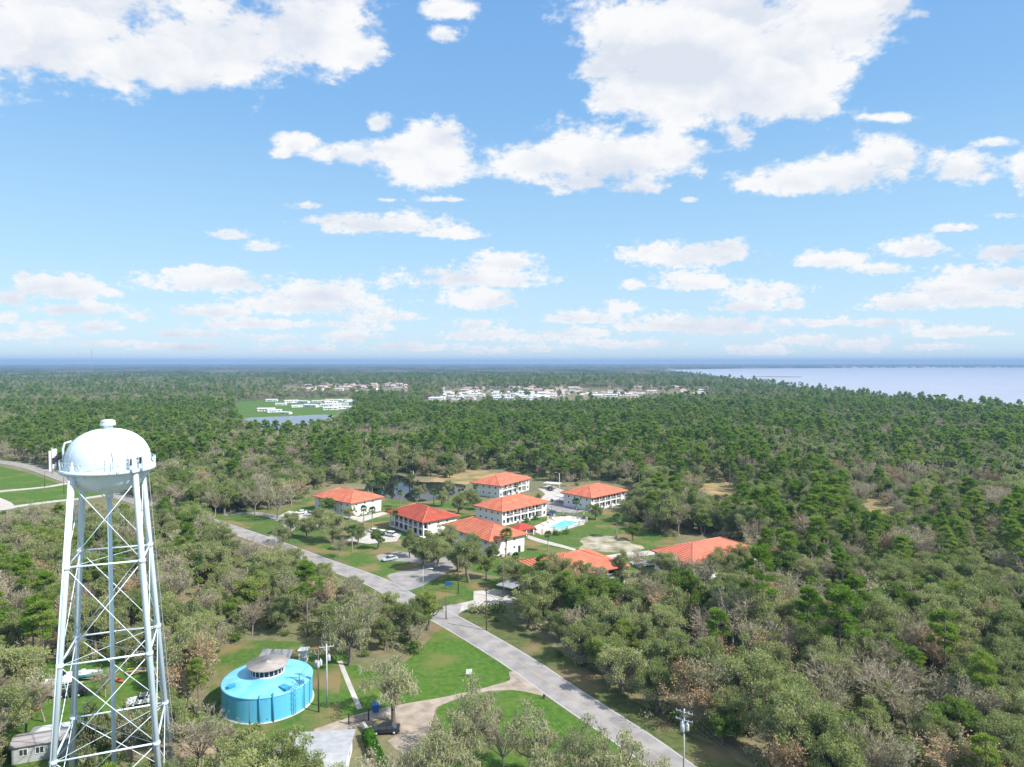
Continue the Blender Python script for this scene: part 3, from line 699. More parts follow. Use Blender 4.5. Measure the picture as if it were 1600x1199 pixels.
# pool, deck, pool house
def pool():
    sheet_px('pool_deck', [(826, 826), (846, 818), (864, 808), (890, 806), (918, 812), (912, 820), (880, 829), (845, 836)], .020, pavers)
    q = [G(*a) for a in ((856, 825), (881, 813.5), (905, 816.5), (878, 828))]
    wz = .06
    t = thing('swimming_pool', 'rectangular turquoise swimming pool on a pale deck between the condos', 'swimming pool', (*q[0], 0))
    o0 = Vector((*q[0], 0)); L = [Vector((*a, 0)) - o0 for a in q]
    b = MB(); b.add([Vector((v.x, v.y, .05)) for v in L], [(0, 3, 2, 1)]); o = b.build('water', pool_water, t)
    if o.data.polygons[0].normal.z < 0: o.data.flip_normals()
    b = MB(); c = sum(L, Vector()) / 4
    for i in range(4):
        a, d = L[i], L[(i + 1) % 4]; a2, d2 = a + (a - c) * .06, d + (d - c) * .06
        b.add([(a.x, a.y, .14), (d.x, d.y, .14), (d2.x, d2.y, .14), (a2.x, a2.y, .14), (a.x, a.y, .03), (d.x, d.y, .03), (d2.x, d2.y, .0), (a2.x, a2.y, .0)], [(0, 1, 2, 3), (0, 4, 5, 1), (3, 2, 6, 7)])
    b.build('coping', white, t)
    f = thing('pool_fence', 'low pool fence of tan masonry pillars joined by dark rails', 'fence', (*G(846, 836), 0))
    o0 = Vector((*G(846, 836), 0))
    ring = [(847, 835), (866, 831), (886, 829), (905, 822), (917, 816), (912, 809), (896, 805), (880, 806), (866, 811), (856, 815)]
    W_ = [Vector((*G(*a), 0)) - o0 for a in ring]
    for v in W_:
        b = MB(); b.box(v.x - .28, v.y - .28, 0, v.x + .28, v.y + .28, 1.7); b.box(v.x - .36, v.y - .36, 1.7, v.x + .36, v.y + .36, 1.82); b.build('pillar', beige, f)
    b = MB()
    for a, d in zip(W_, W_[1:]):
        for z in (.2, .8, 1.3): b.tube([a + Vector((0, 0, z)), d + Vector((0, 0, z))], .03, 4)
        for i in range(1, 20): q2 = a.lerp(d, i / 20); b.tube([q2, q2 + Vector((0, 0, 1.3))], .015, 4)
    b.build('rail', grey_metal, f)
    x, y = G(826, 838, 0)
    g = thing('pool_house', 'small open pool house with a dark red hipped roof left of the pool', 'pool house', (x - 1, y - .5, 0), math.radians(40))
    b = MB(); hip_roof(b, -3.4, -.4, 4.2, 5.6, 2.6, 1.3); b.build('roof', roof_mat('roof_tile_dark_red', (.42, .05, .035), (.5, .08, .05), (.3, .04, .03)), g)
    b = MB(); b.box(-2.6, 1.6, 0, 3.4, 5, 2.33); b.build('wall', beige, g)
    for x in (-2.9, .4, 3.7): b = MB(); b.box(x - .15, .0, 0, x + .15, .3, 2.33); b.build('column', white, g)
    first = None
    for i, (a, d) in enumerate([((850, 821), .4), ((858, 817), .2), ((866, 813), .5), ((838, 828), 1.2), ((898, 810), 2.2), ((906, 811), 2.0)]):
        lab = ['white deck lounger at the near left corner of the pool', 'second white lounger along the left side of the pool', 'third white lounger along the left side of the pool', 'white lounger close to the pool house', 'white lounger on the far pool deck', 'white lounger on the far right pool deck'][i]
        if first is None:
            first = lo = thing('pool_lounger', lab, 'lounger', (*G(*a), 0), d, 'loungers by the pool')
            b = MB(); b.box(-.33, -.95, .3, .33, .4, .4); b.build('seat', white, lo)
            b = MB(); b.add([(-.33, .4, .32), (.33, .4, .32), (.33, .95, .8), (-.33, .95, .8), (-.33, .4, .40), (.33, .4, .40), (.33, .92, .86), (-.33, .92, .86)], [(0, 1, 2, 3), (7, 6, 5, 4), (0, 4, 5, 1), (2, 6, 7, 3), (1, 5, 6, 2), (3, 7, 4, 0)]); b.build('backrest', white, lo)
            for sx in (-.28, .28):
                for sy in (-.85, .35): b = MB(); b.box(sx - .03, sy - .03, 0, sx + .03, sy + .03, .3); b.build('leg', white, lo)
        else: copy_thing(first, (*G(*a), 0), d, label=lab)
pool()

def carport(a, b_, depth, label, h=2.5, m=None):
    A = Vector((*G(*a), 0)); Bv = Vector((*G(*b_), 0)); d = Bv - A; L = d.length
    t = thing('carport', label, 'carport', A, math.atan2(d.y, d.x), 'flat white carports')
    b = MB(); b.box(0, 0, h, L, depth, h + .22); b.build('roof', m or white_roof, t)
    n = max(2, int(L / 5))
    for i in range(n + 1):
        b = MB(); x = .2 + (L - .4) * i / n; b.tube([(x, depth * .55, 0), (x, depth * .55, h)], .09, 6); b.build('post', galv, t)
carport((866, 784.5), (922, 796), 6, 'long flat white carport in front of the right condo building')
carport((848, 764), (872, 766), 5, 'small flat white carport behind the farthest condo building')
carport((775, 930), (800, 936), 6, 'grey flat carport near the road, half under the trees', m=grey_metal)

# ------------------------------------------------------------------ vehicles
def make_car(kind, paint, label, group=None, name='parked_car'):
    L, Wd = (4.75, 1.82) if kind == 'sedan' else (4.9, 1.9)
    t = thing(name, label, 'car' if kind != 'pickup' else 'pickup truck', group=group)
    h = 1.45 if kind == 'sedan' else 1.75
    # side profiles: (x, z) from front to rear
    if kind == 'sedan': low = [(-2.37, .35), (-2.36, .62), (-2.2, .74), (-1.15, .92), (1.75, .98), (2.3, .92), (2.37, .6), (2.33, .33)]; gh = [(-1.25, .9), (-.45, 1.38), (.35, 1.45), (1.05, 1.38), (1.85, .97)]
    elif kind == 'pickup': low = [(-2.7, .5), (-2.7, 1.0), (-2.5, 1.12), (-1.4, 1.18), (.6, 1.2), (.62, 1.15), (2.7, 1.15), (2.72, .5)]; gh = [(-1.3, 1.17), (-.7, 1.78), (.0, 1.83), (.45, 1.78), (.6, 1.19)]
    else: low = [(-2.4, .45), (-2.4, .9), (-2.2, 1.0), (-1.2, 1.08), (2.1, 1.1), (2.38, 1.0), (2.4, .45)]; gh = [(-1.2, 1.06), (-.55, 1.66), (.4, 1.75), (1.7, 1.68), (2.2, 1.08)]
    def section(b, prof, z_in, wbot, wtop, zlo, zhi):
        vs = []; n = len(prof)
        for s in (-1, 1):
            for x, z in prof:
                w = wbot + (wtop - wbot) * ((z - zlo) / (zhi - zlo)); vs.append((x, s * w / 2, z))
        fs = [tuple(range(n)), tuple(range(2 * n - 1, n - 1, -1))] + [(i, n + i, n + (i + 1) % n, (i + 1) % n) for i in range(n)]
        b.add(vs, fs)
    b = MB(); section(b, low, 0, Wd, Wd - .12, .3, 1.1); b.build('body', paint, t, bevel=.06)
    b = MB(); section(b, gh, 0, Wd - .1, Wd - .5, .9, h); cab = b.build('cabin', glass, t, bevel=.04)
    b = MB(); xs = [g for g in gh if g[1] > h - .12]
    b.box(xs[0][0] - .02, -(Wd - .46) / 2, h - .08, xs[-1][0] + .05, (Wd - .46) / 2, h + .035); b.build('roof', paint, t, bevel=.03)
    b = MB()
    for s in (-1, 1):
        for x in ((.2,) if kind == 'pickup' else (.25, 1.15)):
            z0_, z1_ = gh[0][1], h - .05; b.tube([(x, s * (Wd - .1) / 2 - s * .0, z0_), (x + .03, s * (Wd - .45) / 2, z1_)], .045, 4)
    b.build('pillar', paint, t)
    wx = 1.42 if kind != 'pickup' else 1.7; wr = .33 if kind == 'sedan' else .39
    for x in (-wx, wx):
        for s in (-1, 1):
            b = MB(); b.tube([(x, s * (Wd / 2 - .2), wr), (x, s * (Wd / 2 + .02), wr)], wr, 18); w = b.build('wheel', rubber, t)
            b = MB(); b.tube([(x, s * (Wd / 2 + .02), wr), (x, s * (Wd / 2 + .035), wr)], wr * .62, 12); b.build('rim', galv, w)
    fx = low[1][0]; zf = low[1][1]
    for s in (-1, 1):
        b = MB(); b.box(fx - .03, s * .62 - .2, zf - .08, fx + .12, s * .62 + .2, zf + .06); b.build('headlight', white, t)
        b = MB(); rx = low[-2][0]; b.box(rx - .06, s * .66 - .18, zf - .02, rx + .03, s * .66 + .18, zf + .14); b.build('tail_light', red_plastic, t)
        b = MB(); b.box(gh[0][0] + .35, s * (Wd / 2 + .02) - .08, zf + .3, gh[0][0] + .5, s * (Wd / 2 + .02) + .08, zf + .44); b.build('mirror', paint, t)
    if kind == 'pickup':
        b = MB(); b.box(.8, -.72, 1.152, 2.55, .72, 1.158); b.build('bed', dark, t)
    return t
cars = [('sedan', 'black', (602, 1145), 6, 'black sedan parked under the mossy oak by the gravel drive'),
        ('sedan', 'white', (583, 832), -28, 'white sedan parked farthest left below the dark-roofed condo'),
        ('sedan', 'white', (597, 835), -28, 'middle one of the three white sedans below the dark-roofed condo'),
        ('suv', 'white', (609, 838), -28, 'rightmost of the three white cars below the dark-roofed condo'),
        ('sedan', 'silver', (609, 876), 35, 'silver sedan parked in the shade of the entrance drive oak'),
        ('sedan', 'white', (470, 803), 15, 'white sedan at the left end of the condo parking lot by the pond'),
        ('suv', 'silver', (486, 806), 15, 'silver car second from the left in the left condo parking lot'),
        ('sedan', 'white', (503, 811), 15, 'white car right of the silver one, partly behind a green tree'),
        ('sedan', 'blue', (862, 804), 50, 'dark blue sedan beside the central condo building near the pool'),
        ('suv', 'grey', (887, 789), 100, 'grey car under the long white carport'),
        ('sedan', 'black', (899, 792), 100, 'black car under the long white carport'),
        ('pickup', 'black', (860, 766), 100, 'black pickup under the small carport behind the condos'),
        ('sedan', 'silver', (997, 882), 20, 'silver car on the drive behind the half-hidden condo'),
        ('sedan', 'white', (1017, 884), 20, 'white car behind trees next to the pinkish roof'),
        ('suv', 'black', (828, 832), 40, 'black car beside the pool house'),
        ('pickup', 'white', (226, 1100), 20, 'white pickup truck in the yard behind the water tower legs'),
        ('suv', 'black', (112, 1088), 12, 'black car parked on grass at the left of the tower yard')]
protos = {}
for k, pnt, pos, rz, lab in cars:
    key = (k, pnt); x, y = G(*pos)
    if key not in protos:
        t = protos[key] = make_car(k, car_paint[pnt], lab); t.location = (x, y, .02); t.rotation_euler = (0, 0, math.radians(rz))
    else: copy_thing(protos[key], (x, y, .02), math.radians(rz), label=lab)

# yard things at the left
def boat(pos, rz, label, hull, L=6.5):
    t = thing('motor_boat', label, 'boat', (*G(*pos), 0), math.radians(rz))
    b = MB(); n = 10; secs = []
    for i in range(n + 1):
        u = i / n; w = 1.15 * min(1, (1 - u) * 2.4 + .02) ** .6; x = -L / 2 + L * u; dz = .25 * u ** 2
        secs.append([(x, -w, 1.35 + dz), (x, -w * .85, .8 + dz), (x, 0, .55 + dz * 2), (x, w * .85, .8 + dz), (x, w, 1.35 + dz)])
    vs = [p for s in secs for p in s]; fs = []
    for i in range(n):
        for k in range(4): fs.append((i * 5 + k, i * 5 + k + 1, (i + 1) * 5 + k + 1, (i + 1) * 5 + k))
    fs.append((0, 1, 2, 3, 4)); b.add(vs, fs); hu = b.build('hull', hull, t)
    b = MB(); vs = []
    for s in secs: vs += [(s[0][0], s[0][1], s[0][2] - .12), (s[4][0], s[4][1], s[4][2] - .12)]
    b.add(vs, [(2 * i, 2 * i + 1, 2 * i + 3, 2 * i + 2) for i in range(n)]); b.build('deck', white, t)
    b = MB(); b.box(-.5, -.35, 1.2, .1, .35, 1.95); b.build('console', white, t, bevel=.05)
    b = MB(); b.box(-L / 2 - .5, -.2, .9, -L / 2 + .1, .2, 1.9); b.build('outboard_motor', dark, t, bevel=.05)
    tr = thing('boat_trailer', 'metal trailer carrying the ' + label.split(' ')[0] + ' boat in the tower yard', 'trailer', (*G(*pos), 0), math.radians(rz))
    b = MB()
    for s in (-.7, .7): b.tube([(-L / 2, s, .5), (L / 3, s, .5), (L / 2 + 1, 0, .5)], .06, 5)
    for x in (-2, 0, 1.6): b.tube([(x, -.8, .5), (x, .8, .5)], .05, 5)
    b.build('frame', galv, tr)
    for s in (-1, 1): b = MB(); b.tube([(-.8, s * .85, .33), (-.8, s * 1.05, .33)], .33, 14); b.build('wheel', rubber, tr)
boat((132, 1062), 10, 'teal and white motor boat on a trailer behind the tower legs', teal)
boat((95, 1074), 16, 'white motor boat on a trailer left of the tower', white, 5.5)
def flat_trailer(pos, rz, label):
    t = thing('flatbed_trailer', label, 'trailer', (*G(*pos), 0), math.radians(rz))
    b = MB(); b.box(-3, -1.1, .75, 3, 1.1, .9); b.build('deck', mat('weathered_deck', (.30, .24, .19), .9, (.38, .32, .26), 1.5), t)
    b = MB(); b.tube([(3, -.9, .7), (4.4, 0, .6), (3, .9, .7)], .07, 6); b.build('drawbar', dark, t)
    for x in (-.6, .3):
        for s in (-1, 1): b = MB(); b.tube([(x, s * 1.12, .36), (x, s * 1.34, .36)], .36, 14); b.build('wheel', rubber, t)
flat_trailer((95, 1088), 14, 'long flatbed trailer with a brown deck left of the tower yard')
def slide():
    t = thing('toy_slide', 'yellow plastic playground slide right of the tower legs', 'slide', (*G(262, 1110), 0), math.radians(60))
    b = MB()
    pr = [(-1.6, .15), (-1.1, .25), (-.3, .9), (.5, 1.6), (.9, 1.7)]
    for s, w in ((0, 0),):
        vs = []
        for x, z in pr: vs += [(x, -.42, z + .3), (x, -.36, z), (x, .36, z), (x, .42, z + .3)]
        b.add(vs, [(4 * i + k, 4 * i + k + 1, 4 * i + k + 5, 4 * i + k + 4) for i in range(len(pr) - 1) for k in range(3)])
    o = b.build('chute', yellow_plastic, t)
    m = o.modifiers.new('t', 'SOLIDIFY'); m.thickness = .08
    b = MB()
    for s in (-.45, .45): b.tube([(.9, s, 1.9), (1.5, s, 0)], .06, 6)
    for i in range(5): u = (i + .7) / 6; b.tube([(1.5 - .6 * u, -.45, 1.9 * u), (1.5 - .6 * u, .45, 1.9 * u)], .05, 6)
    b.build('ladder', white, t)
slide()
def kayak(pos, rz, label, m):
    t = thing('kayak', label, 'kayak', (*G(*pos), 0), math.radians(rz))
    b = MB(); n = 12; vs = []; fs = []
    for i in range(n + 1):
        u = i / n * 2 - 1; w = .38 * max(.02, 1 - u * u) ** .7; z = .12 * u * u
        for k in range(8): a = 2 * math.pi * k / 8; vs.append((1.8 * u, w * math.cos(a), .2 + z + min(w, .2) * math.sin(a)))
    for i in range(n):
        for k in range(8): fs.append((i * 8 + k, i * 8 + (k + 1) % 8, i * 8 + 8 + (k + 1) % 8, i * 8 + 8 + k))
    b.smooth = True; b.add(vs, fs); b.build('hull', m, t)
    b = MB(); b.lathe([(.001, .40), (.26, .40), (.30, .43), (.26, .44)], 14, sx=1.6); b.build('cockpit', dark, t)
kayak((45, 1112), 25, 'orange kayak lying on the grass left of the tower', red_plastic)
kayak((186, 1065), -30, 'orange kayak lying between the tower legs', red_plastic)
def lumber():
    t = thing('timber_pile', 'pile of pale and yellow boards behind the tower, near the woods', 'timber pile', (*G(214, 1052), 0), .4)
    rr = random.Random(3)
    for i in range(14):
        b = MB(); M = Matrix.Translation((rr.uniform(-.8, .8), rr.uniform(-1, 1), .12 + .12 * (i // 3))) @ Matrix.Rotation(rr.uniform(-.5, .5), 4, 'Z')
        b.box(-1.3, -.14, 0, 1.3, .14, .1, M); b.build('board', [beige, yellow_plastic, orange_soil][i % 3], t)
lumber()

def gable_house(name, label, cat, corner, rz, LX, LY, h, rise, wm, rm, over=.5, group=None):
    t = thing(name, label, cat, (*corner, 0), rz, group)
    b = MB(); b.box(0, 0, 0, LX, LY, h); b.add([(0, 0, h), (0, LY, h), (0, LY / 2, h + rise * .93)], [(0, 2, 1)]); b.add([(LX, 0, h), (LX, LY, h), (LX, LY / 2, h + rise * .93)], [(0, 1, 2)]); w = b.build('wall', wm, t)
    b = MB(); e = over; s = rise / (LY / 2)
    z0_ = h - e * s + .06; z1_ = h + rise + .06
    b.add([(-e, -e, z0_), (LX + e, -e, z0_), (LX + e, LY / 2, z1_), (-e, LY / 2, z1_), (LX + e, LY + e, z0_), (-e, LY + e, z0_)], [(0, 1, 2, 3), (3, 2, 4, 5)])
    o = b.build('roof', rm, t); m = o.modifiers.new('t', 'SOLIDIFY'); m.thickness = .15; m.offset = 1
    return t
t = gable_house('bungalow', 'low bungalow with a pale grey shingle roof beside the black sedan', 'house', (-32.5, 86), math.radians(-4), 9.6, 17, 2.8, 1.5, white, house_grey)
for c in list(t.children):
    if c.name.startswith('roof'): pass
t.rotation_euler = (0, 0, math.radians(6))
t.children[0]
for z, y in ((1.0, 3), (1.0, 8), (1.0, 13)): window(t, 9.6, y, z, 1.3, 1.2, (1, 0))
window(t, 5.5, 17, 1.0, 1.2, 1.1, (0, 1))
b = MB(); b.tube([(3.2, 11, 3.9), (3.2, 11, 4.9)], .1, 8); b.build('roof_vent', grey_metal, t)
b = MB(); b.tube([(6.3, 6, 3.9), (6.3, 6, 4.8)], .08, 8); b.build('roof_vent', grey_metal, t)
t = gable_house('mobile_home', 'long mobile home with a rusty streaked grey roof at the bottom left', 'mobile home', G(18, 1196, 0), math.radians(20), 7.6, 3.6, 2.6, .5, galv,
    mat('streaked_tin', (.36, .36, .38), .6, (.24, .20, .18), .8, detail=8, stretch=(.4, 3, 1)), over=.3)
for x in (1.5, 3.6): window(t, x, 0, 1.2, 1.0, .9, (0, -1))
b = MB(); b.box(5.4, -.05, .3, 6.3, 0, 2.2); b.build('door', grey_metal, t)
t = thing('canopy_tent', 'small open canopy with a pale grey top behind the mobile home', 'canopy', (*G(78, 1165), 0), math.radians(20))
b = MB(); hip_roof(b, -2.6, -1.8, 2.6, 1.8, 2.5, .8); b.build('top', galv, t)
for sx in (-2.4, 2.4):
    for sy in (-1.6, 1.6): b = MB(); b.tube([(sx, sy, 0), (sx, sy, 2.3)], .05, 5); b.build('leg', galv, t)
# hedge, wall, gate, bin by the bungalow
def leaf_block(name, label, cat, x0, y0, x1, y1, w, h, n, m, seed=0):
    rs = np.random.RandomState(seed); A = np.array([x0, y0, 0]); D = np.array([x1 - x0, y1 - y0, 0]); L = np.linalg.norm(D); D = D / L; N = np.array([-D[1], D[0], 0])
    c = rs.rand(n, 3); top = rs.rand(n) < .5
    u = c[:, 0] * L; v = np.where(top, (c[:, 1] - .5) * w, np.sign(c[:, 1] - .5) * w / 2 * (1 + .15 * rs.randn(n))); z = np.where(top, h * (1 + .08 * rs.randn(n)), c[:, 2] * h)
    ctr = A + np.outer(u, D) + np.outer(v, N); ctr[:, 2] = z
    return leaf_mesh(name, ctr, .22, rs, np.floor(u * 1.2) % 3 / 3, m, label, cat)
def leaf_mesh(name, ctr, size, rs, tint, m, label=None, cat=None):
    n = len(ctr); a = rs.randn(n, 3); a /= np.linalg.norm(a, axis=1)[:, None]; b = rs.randn(n, 3); b -= (b * a).sum(1)[:, None] * a; b /= np.linalg.norm(b, axis=1)[:, None]
    s = size * (.7 + .6 * rs.rand(n))[:, None]
    V = np.stack([ctr + a * s, ctr - a * s * .5 + b * s * .7, ctr - a * s * .5 - b * s * .7], 1).reshape(-1, 3)
    me = mesh_np(name, V, np.arange(3 * n).reshape(-1, 3), [m], None, np.repeat(tint, 3))
    o = bpy.data.objects.new(name, me); COL.objects.link(o)
    return tag(o, label, cat)
def mesh_np(name, V, T, mats, mi=None, tint=None):
    me = bpy.data.meshes.new(name)
    me.vertices.add(len(V)); me.vertices.foreach_set('co', np.asarray(V, np.float32).ravel())
    me.loops.add(T.size); me.loops.foreach_set('vertex_index', T.ravel().astype(np.int32))
    me.polygons.add(len(T)); me.polygons.foreach_set('loop_start', np.arange(0, T.size, 3, dtype=np.int32))
    for m in mats: me.materials.append(m)
    if mi is not None: me.polygons.foreach_set('material_index', np.asarray(mi, np.int32))
    if tint is not None:
        at = me.attributes.new('tint', 'FLOAT', 'POINT'); at.data.foreach_set('value', np.asarray(tint, np.float32))
    me.update(calc_edges=True)
    return me
x0, y0 = G(574, 1152); x1, y1 = G(600, 1215)
leaf_block('hedge', 'clipped bright green hedge along the bungalow', 'hedge', x0, y0, x1, y1, 1.3, 1.3, 7000, hedge_leaf, 5)
x0, y0 = G(566, 1138); x1, y1 = G(588, 1172)
t = thing('garden_wall', 'low white garden wall between the bungalow hedge and the black sedan', 'wall', (x0, y0, 0), math.atan2(y1 - y0, x1 - x0))
b = MB(); b.box(0, 0, 0, math.hypot(x1 - x0, y1 - y0), .35, .9); b.build('masonry', white, t); b = MB(); b.box(-.05, -.05, .9, math.hypot(x1 - x0, y1 - y0) + .05, .4, 1.0); b.build('coping', concrete, t)
x0, y0 = G(545, 1132); x1, y1 = G(576, 1126)
t = thing('metal_gate', 'black metal gate across the drive left of the sedan', 'gate', (x0, y0, 0), math.atan2(y1 - y0, x1 - x0)); L = math.hypot(x1 - x0, y1 - y0)
b = MB()
for i in range(16): b.tube([(L * i / 15, 0, .1), (L * i / 15, 0, 1.2)], .02, 4)
for z in (.15, 1.15): b.tube([(0, 0, z), (L, 0, z)], .04, 4)
b.build('bars', dark, t)
for x in (0, L): b = MB(); b.box(x - .1, -.1, 0, x + .1, .1, 1.9); b.build('post', dark, t)
def bin_(pos, label):
    t = thing('wheeled_bin', label, 'bin', (*G(*pos), .02), .3)
    b = MB(); b.add([(-.5, -.5, .1), (.5, -.5, .1), (.5, .5, .1), (-.5, .5, .1), (-.6, -.6, 1.25), (.6, -.6, 1.25), (.6, .6, 1.25), (-.6, .6, 1.25)], [(0, 3, 2, 1), (0, 1, 5, 4), (1, 2, 6, 5), (2, 3, 7, 6), (3, 0, 4, 7), (4, 5, 6, 7)]); b.build('body', blue_plastic, t, bevel=.03)
    b = MB(); b.box(-.64, -.64, 1.26, .64, .64, 1.36); b.build('lid', blue_plastic, t, bevel=.03)
    for s in (-.5, .5): b = MB(); b.tube([(s - .05, .5, .12), (s + .05, .5, .12)], .12, 10); b.build('wheel', rubber, t)
bin_((587, 1112), 'blue wheeled bin beside the drive near the mossy oak')
def sign(pos, w, h, z, m, label, rz=0, posts=2):
    t = thing('sign_board', label, 'sign', (*G(*pos), 0), rz)
    b = MB(); b.box(-w / 2, -.03, z, w / 2, .03, z + h); b.build('board', m, t)
    for x in ((-w / 2 + .08, w / 2 - .08) if posts == 2 else (0,)):
        b = MB(); b.box(x - .04, .032, 0, x + .04, .11, z + h * .9); b.build('post', wood, t)
sign((733, 1058), 1.15, 1.0, .5, white, 'blank white sign board on the lawn left of the road', .25)
sign((700, 921), 1.6, 1.1, .9, blue_plastic, 'blue sign board on posts in the grass between the two condo entrances', -.1)
t = thing('bollard', 'small dark fire hydrant beside the gravel drive junction', 'hydrant', (*G(850, 1092), 0)); 
b = MB(); b.lathe([(.2, 0), (.2, .1), (.14, .12), (.14, .6), (.2, .64), (.12, .8), (.001, .88)], 12); b.build('body', dark, t)
b = MB(); b.tube([(-.25, 0, .5), (.25, 0, .5)], .07, 8); b.build('outlet', dark, t); t.name = 'fire_hydrant'

# ------------------------------------------------------------------ poles and cables
POLES = {}
def pole(key, base, h, label, arms=0, trans=0, lamp=False, r=.15, m=None, rz=.8, tall_arm=2.4):
    x, y = G(*base)
    t = thing('utility_pole' if not lamp else 'street_lamp', label, 'pole' if not lamp else 'street lamp', (x, y, 0), rz)
    m = m or wood
    b = MB(); b.tube([(0, 0, 0), (0, 0, h)], [r, r * .7], 8); b.build('post', m, t)
    for k in range(arms):
        z = h - .5 - k * 1.1; b = MB(); b.box(-tall_arm / 2, -.07, z - .06, tall_arm / 2, .07, z + .06); a = b.build('crossarm', m, t)
        b = MB()
        for q in (-.48, -.25, .25, .48): b.lathe([(.05, z + .06), (.07, z + .14), (.04, z + .18), (.06, z + .24), (.001, z + .28)], 8, cx=q * tall_arm, cy=0)
        b.build('insulator', galv, a)
        b = MB(); b.tube([(-tall_arm * .3, .0, z - .05), (0, .1, z - .7)], .025, 4); b.tube([(tall_arm * .3, .0, z - .05), (0, .1, z - .7)], .025, 4); b.build('brace', galv, a)
    for k in range(trans):
        a = 2 * math.pi * k / max(1, trans) + .4; cx, cy = .42 * math.cos(a), .42 * math.sin(a); z = h - 3.0
        b = MB(); b.lathe([(.001, z), (.26, z), (.28, z + .05), (.28, z + .85), (.2, z + .95), (.001, z + 1.0)], 14, cx=cx, cy=cy); o = b.build('transformer', galv, t)
        b = MB(); b.lathe([(.05, z + .95), (.07, z + 1.1), (.04, z + 1.2), (.001, z + 1.25)], 8, cx=cx, cy=cy); b.build('bushing', white, o)
    if lamp:
        b = MB(); b.tube([(0, 0, h - .3), (.9, 0, h + .15), (2.0, 0, h + .2)], .05, 6); b.build('arm', galv, t)
        b = MB(); b.box(1.8, -.17, h + .08, 2.6, .17, h + .24); b.build('lamp_head', white, t, bevel=.05)
    POLES[key] = (t, Vector((x, y, h)))
    return t
pole('a', (498, 1113), 11.0, 'wooden utility pole with two white transformers right of the blue tank', 1, 3, rz=.3)
pole('b', (511, 1106), 11.2, 'thin grey utility pole just right of the transformer pole', 1, 1, m=galv, rz=.3)
pole('c', (1068, 1238), 11.8, 'utility pole with crossarms and transformers beside the road at the bottom right', 2, 3, m=galv, rz=-.6)
pole('d', (697, 968), 5.5, 'short dark brown pole at the road junction', 0, 0, r=.13)
pole('e', (661, 929), 6.6, 'street lamp at the corner of the condo entrance', lamp=True, m=galv, rz=.0, r=.09)
pole('f', (716, 928), 10.0, 'tall thin wooden pole on the grass by the condo entrance', 0, 0, r=.13)
pole('g', (786, 935), 9.0, 'tall thin wooden pole beside the grey carport near the road', 0, 0, r=.12)
pole('h', (468, 1111), 6.5, 'dark bare pole at the right side of the blue tank', 0, 0, r=.1, m=dark)
pole('i', (390, 1150), 5.6, 'short dark pole in front of the blue tank', 0, 0, r=.1, m=wood)
pole('j', (874, 770), 9.0, 'tall white lamp pole in the condo lot left of the right building', lamp=True, m=white, rz=2.4, r=.12)
pole('k', (1290, 1420), 11.5, 'utility pole beside the road beyond the bottom right', 2, 0, rz=-.6, m=galv)
pole('l', (100, 772), 9.0, 'utility pole beside the lane left of the water tank', 1, 0, rz=.5)
pole('m', (70, 762), 8.0, 'utility pole in the green field left of the water tower', 1, 0, rz=.5)
pole('n', (760, 985), 9.5, 'utility pole in the trees right of the road junction', 1, 0, rz=-.6)
pole('o', (646, 762), 8.0, 'thin pale pole at the far side of the dark pond', 0, 0, r=.1, m=white)
if 1:
    POLES['k'][0]; 
def cable(a, b_, dz=0.0, off=(0, 0), sag=1.2, r=.03, label='', group='overhead cables'):
    A = POLES[a][1] + Vector((off[0], off[1], dz)); Bq = POLES[b_][1] + Vector((off[0], off[1], dz))
    pts = [A.lerp(Bq, i / 16) - Vector((0, 0, sag * 4 * (i / 16) * (1 - i / 16))) - A for i in range(17)]
    b = MB(); b.tube(pts, r, 4); o = b.build('power_cable', dark, None); o.location = A
    tag(o, label, 'cable', group)
for dx, w in ((-.9, 'left'), (0, 'middle'), (.9, 'right')):
    cable('c', 'n', -.2, (dx * .7, dx * .5), 1.6, .035, f'{w} overhead cable running along the right side of the road from the transformer pole', 'cables along the road')
    cable('k', 'c', -.2, (dx * .7, dx * .5), 1.4, .03, f'{w} overhead cable leaving the bottom of the picture from the transformer pole', 'cables along the road')
cable('n', 'f', -.3, (0, 0), .8, .025, 'overhead cable crossing the road to the tall thin pole')
cable('a', 'd', -1.2, (0, 0), 1.5, .025, 'overhead cable from the transformer pole towards the road junction')
cable('b', 'd', -.6, (0, .5), 1.5, .025, 'overhead cable from the thin grey pole towards the road junction')
cable('f', 'g', -.6, (0, 0), .8, .025, 'overhead cable between the two tall thin poles by the entrance')
cable('h', 'a', -.3, (0, 0), .3, .02, 'short cable from the dark bare pole to the transformer pole')

def mast(x, y, h, label):
    t = thing('radio_mast', label, 'mast', (x, y, 0))
    b = MB()
    for k in range(3): a = 2 * math.pi * k / 3; b.tube([(1.1 * math.cos(a), 1.1 * math.sin(a), 0), (.7 * math.cos(a), .7 * math.sin(a), h)], .16, 4)
    for i in range(int(h / 8)):
        for k in range(3):
            a, a2 = 2 * math.pi * k / 3, 2 * math.pi * (k + 1) / 3
            b.tube([(1.3 * math.cos(a), 1.3 * math.sin(a), 8 * i), (1.3 * math.cos(a2), 1.3 * math.sin(a2), 8 * i + 8)], .08, 4)
    b.build('lattice', mat('mast_paint', (.3, .2, .22), .6, (.4, .35, .36), .02), t)
    b = MB(); b.tube([(0, 0, h), (0, 0, h + 2)], .3, 4); b.build('beacon', white, t)
mast(-1455, 2365, 106, 'thin radio mast on the horizon at the far left')
mast(1240, 5400, 96, 'tiny radio mast on the horizon right of the centre')

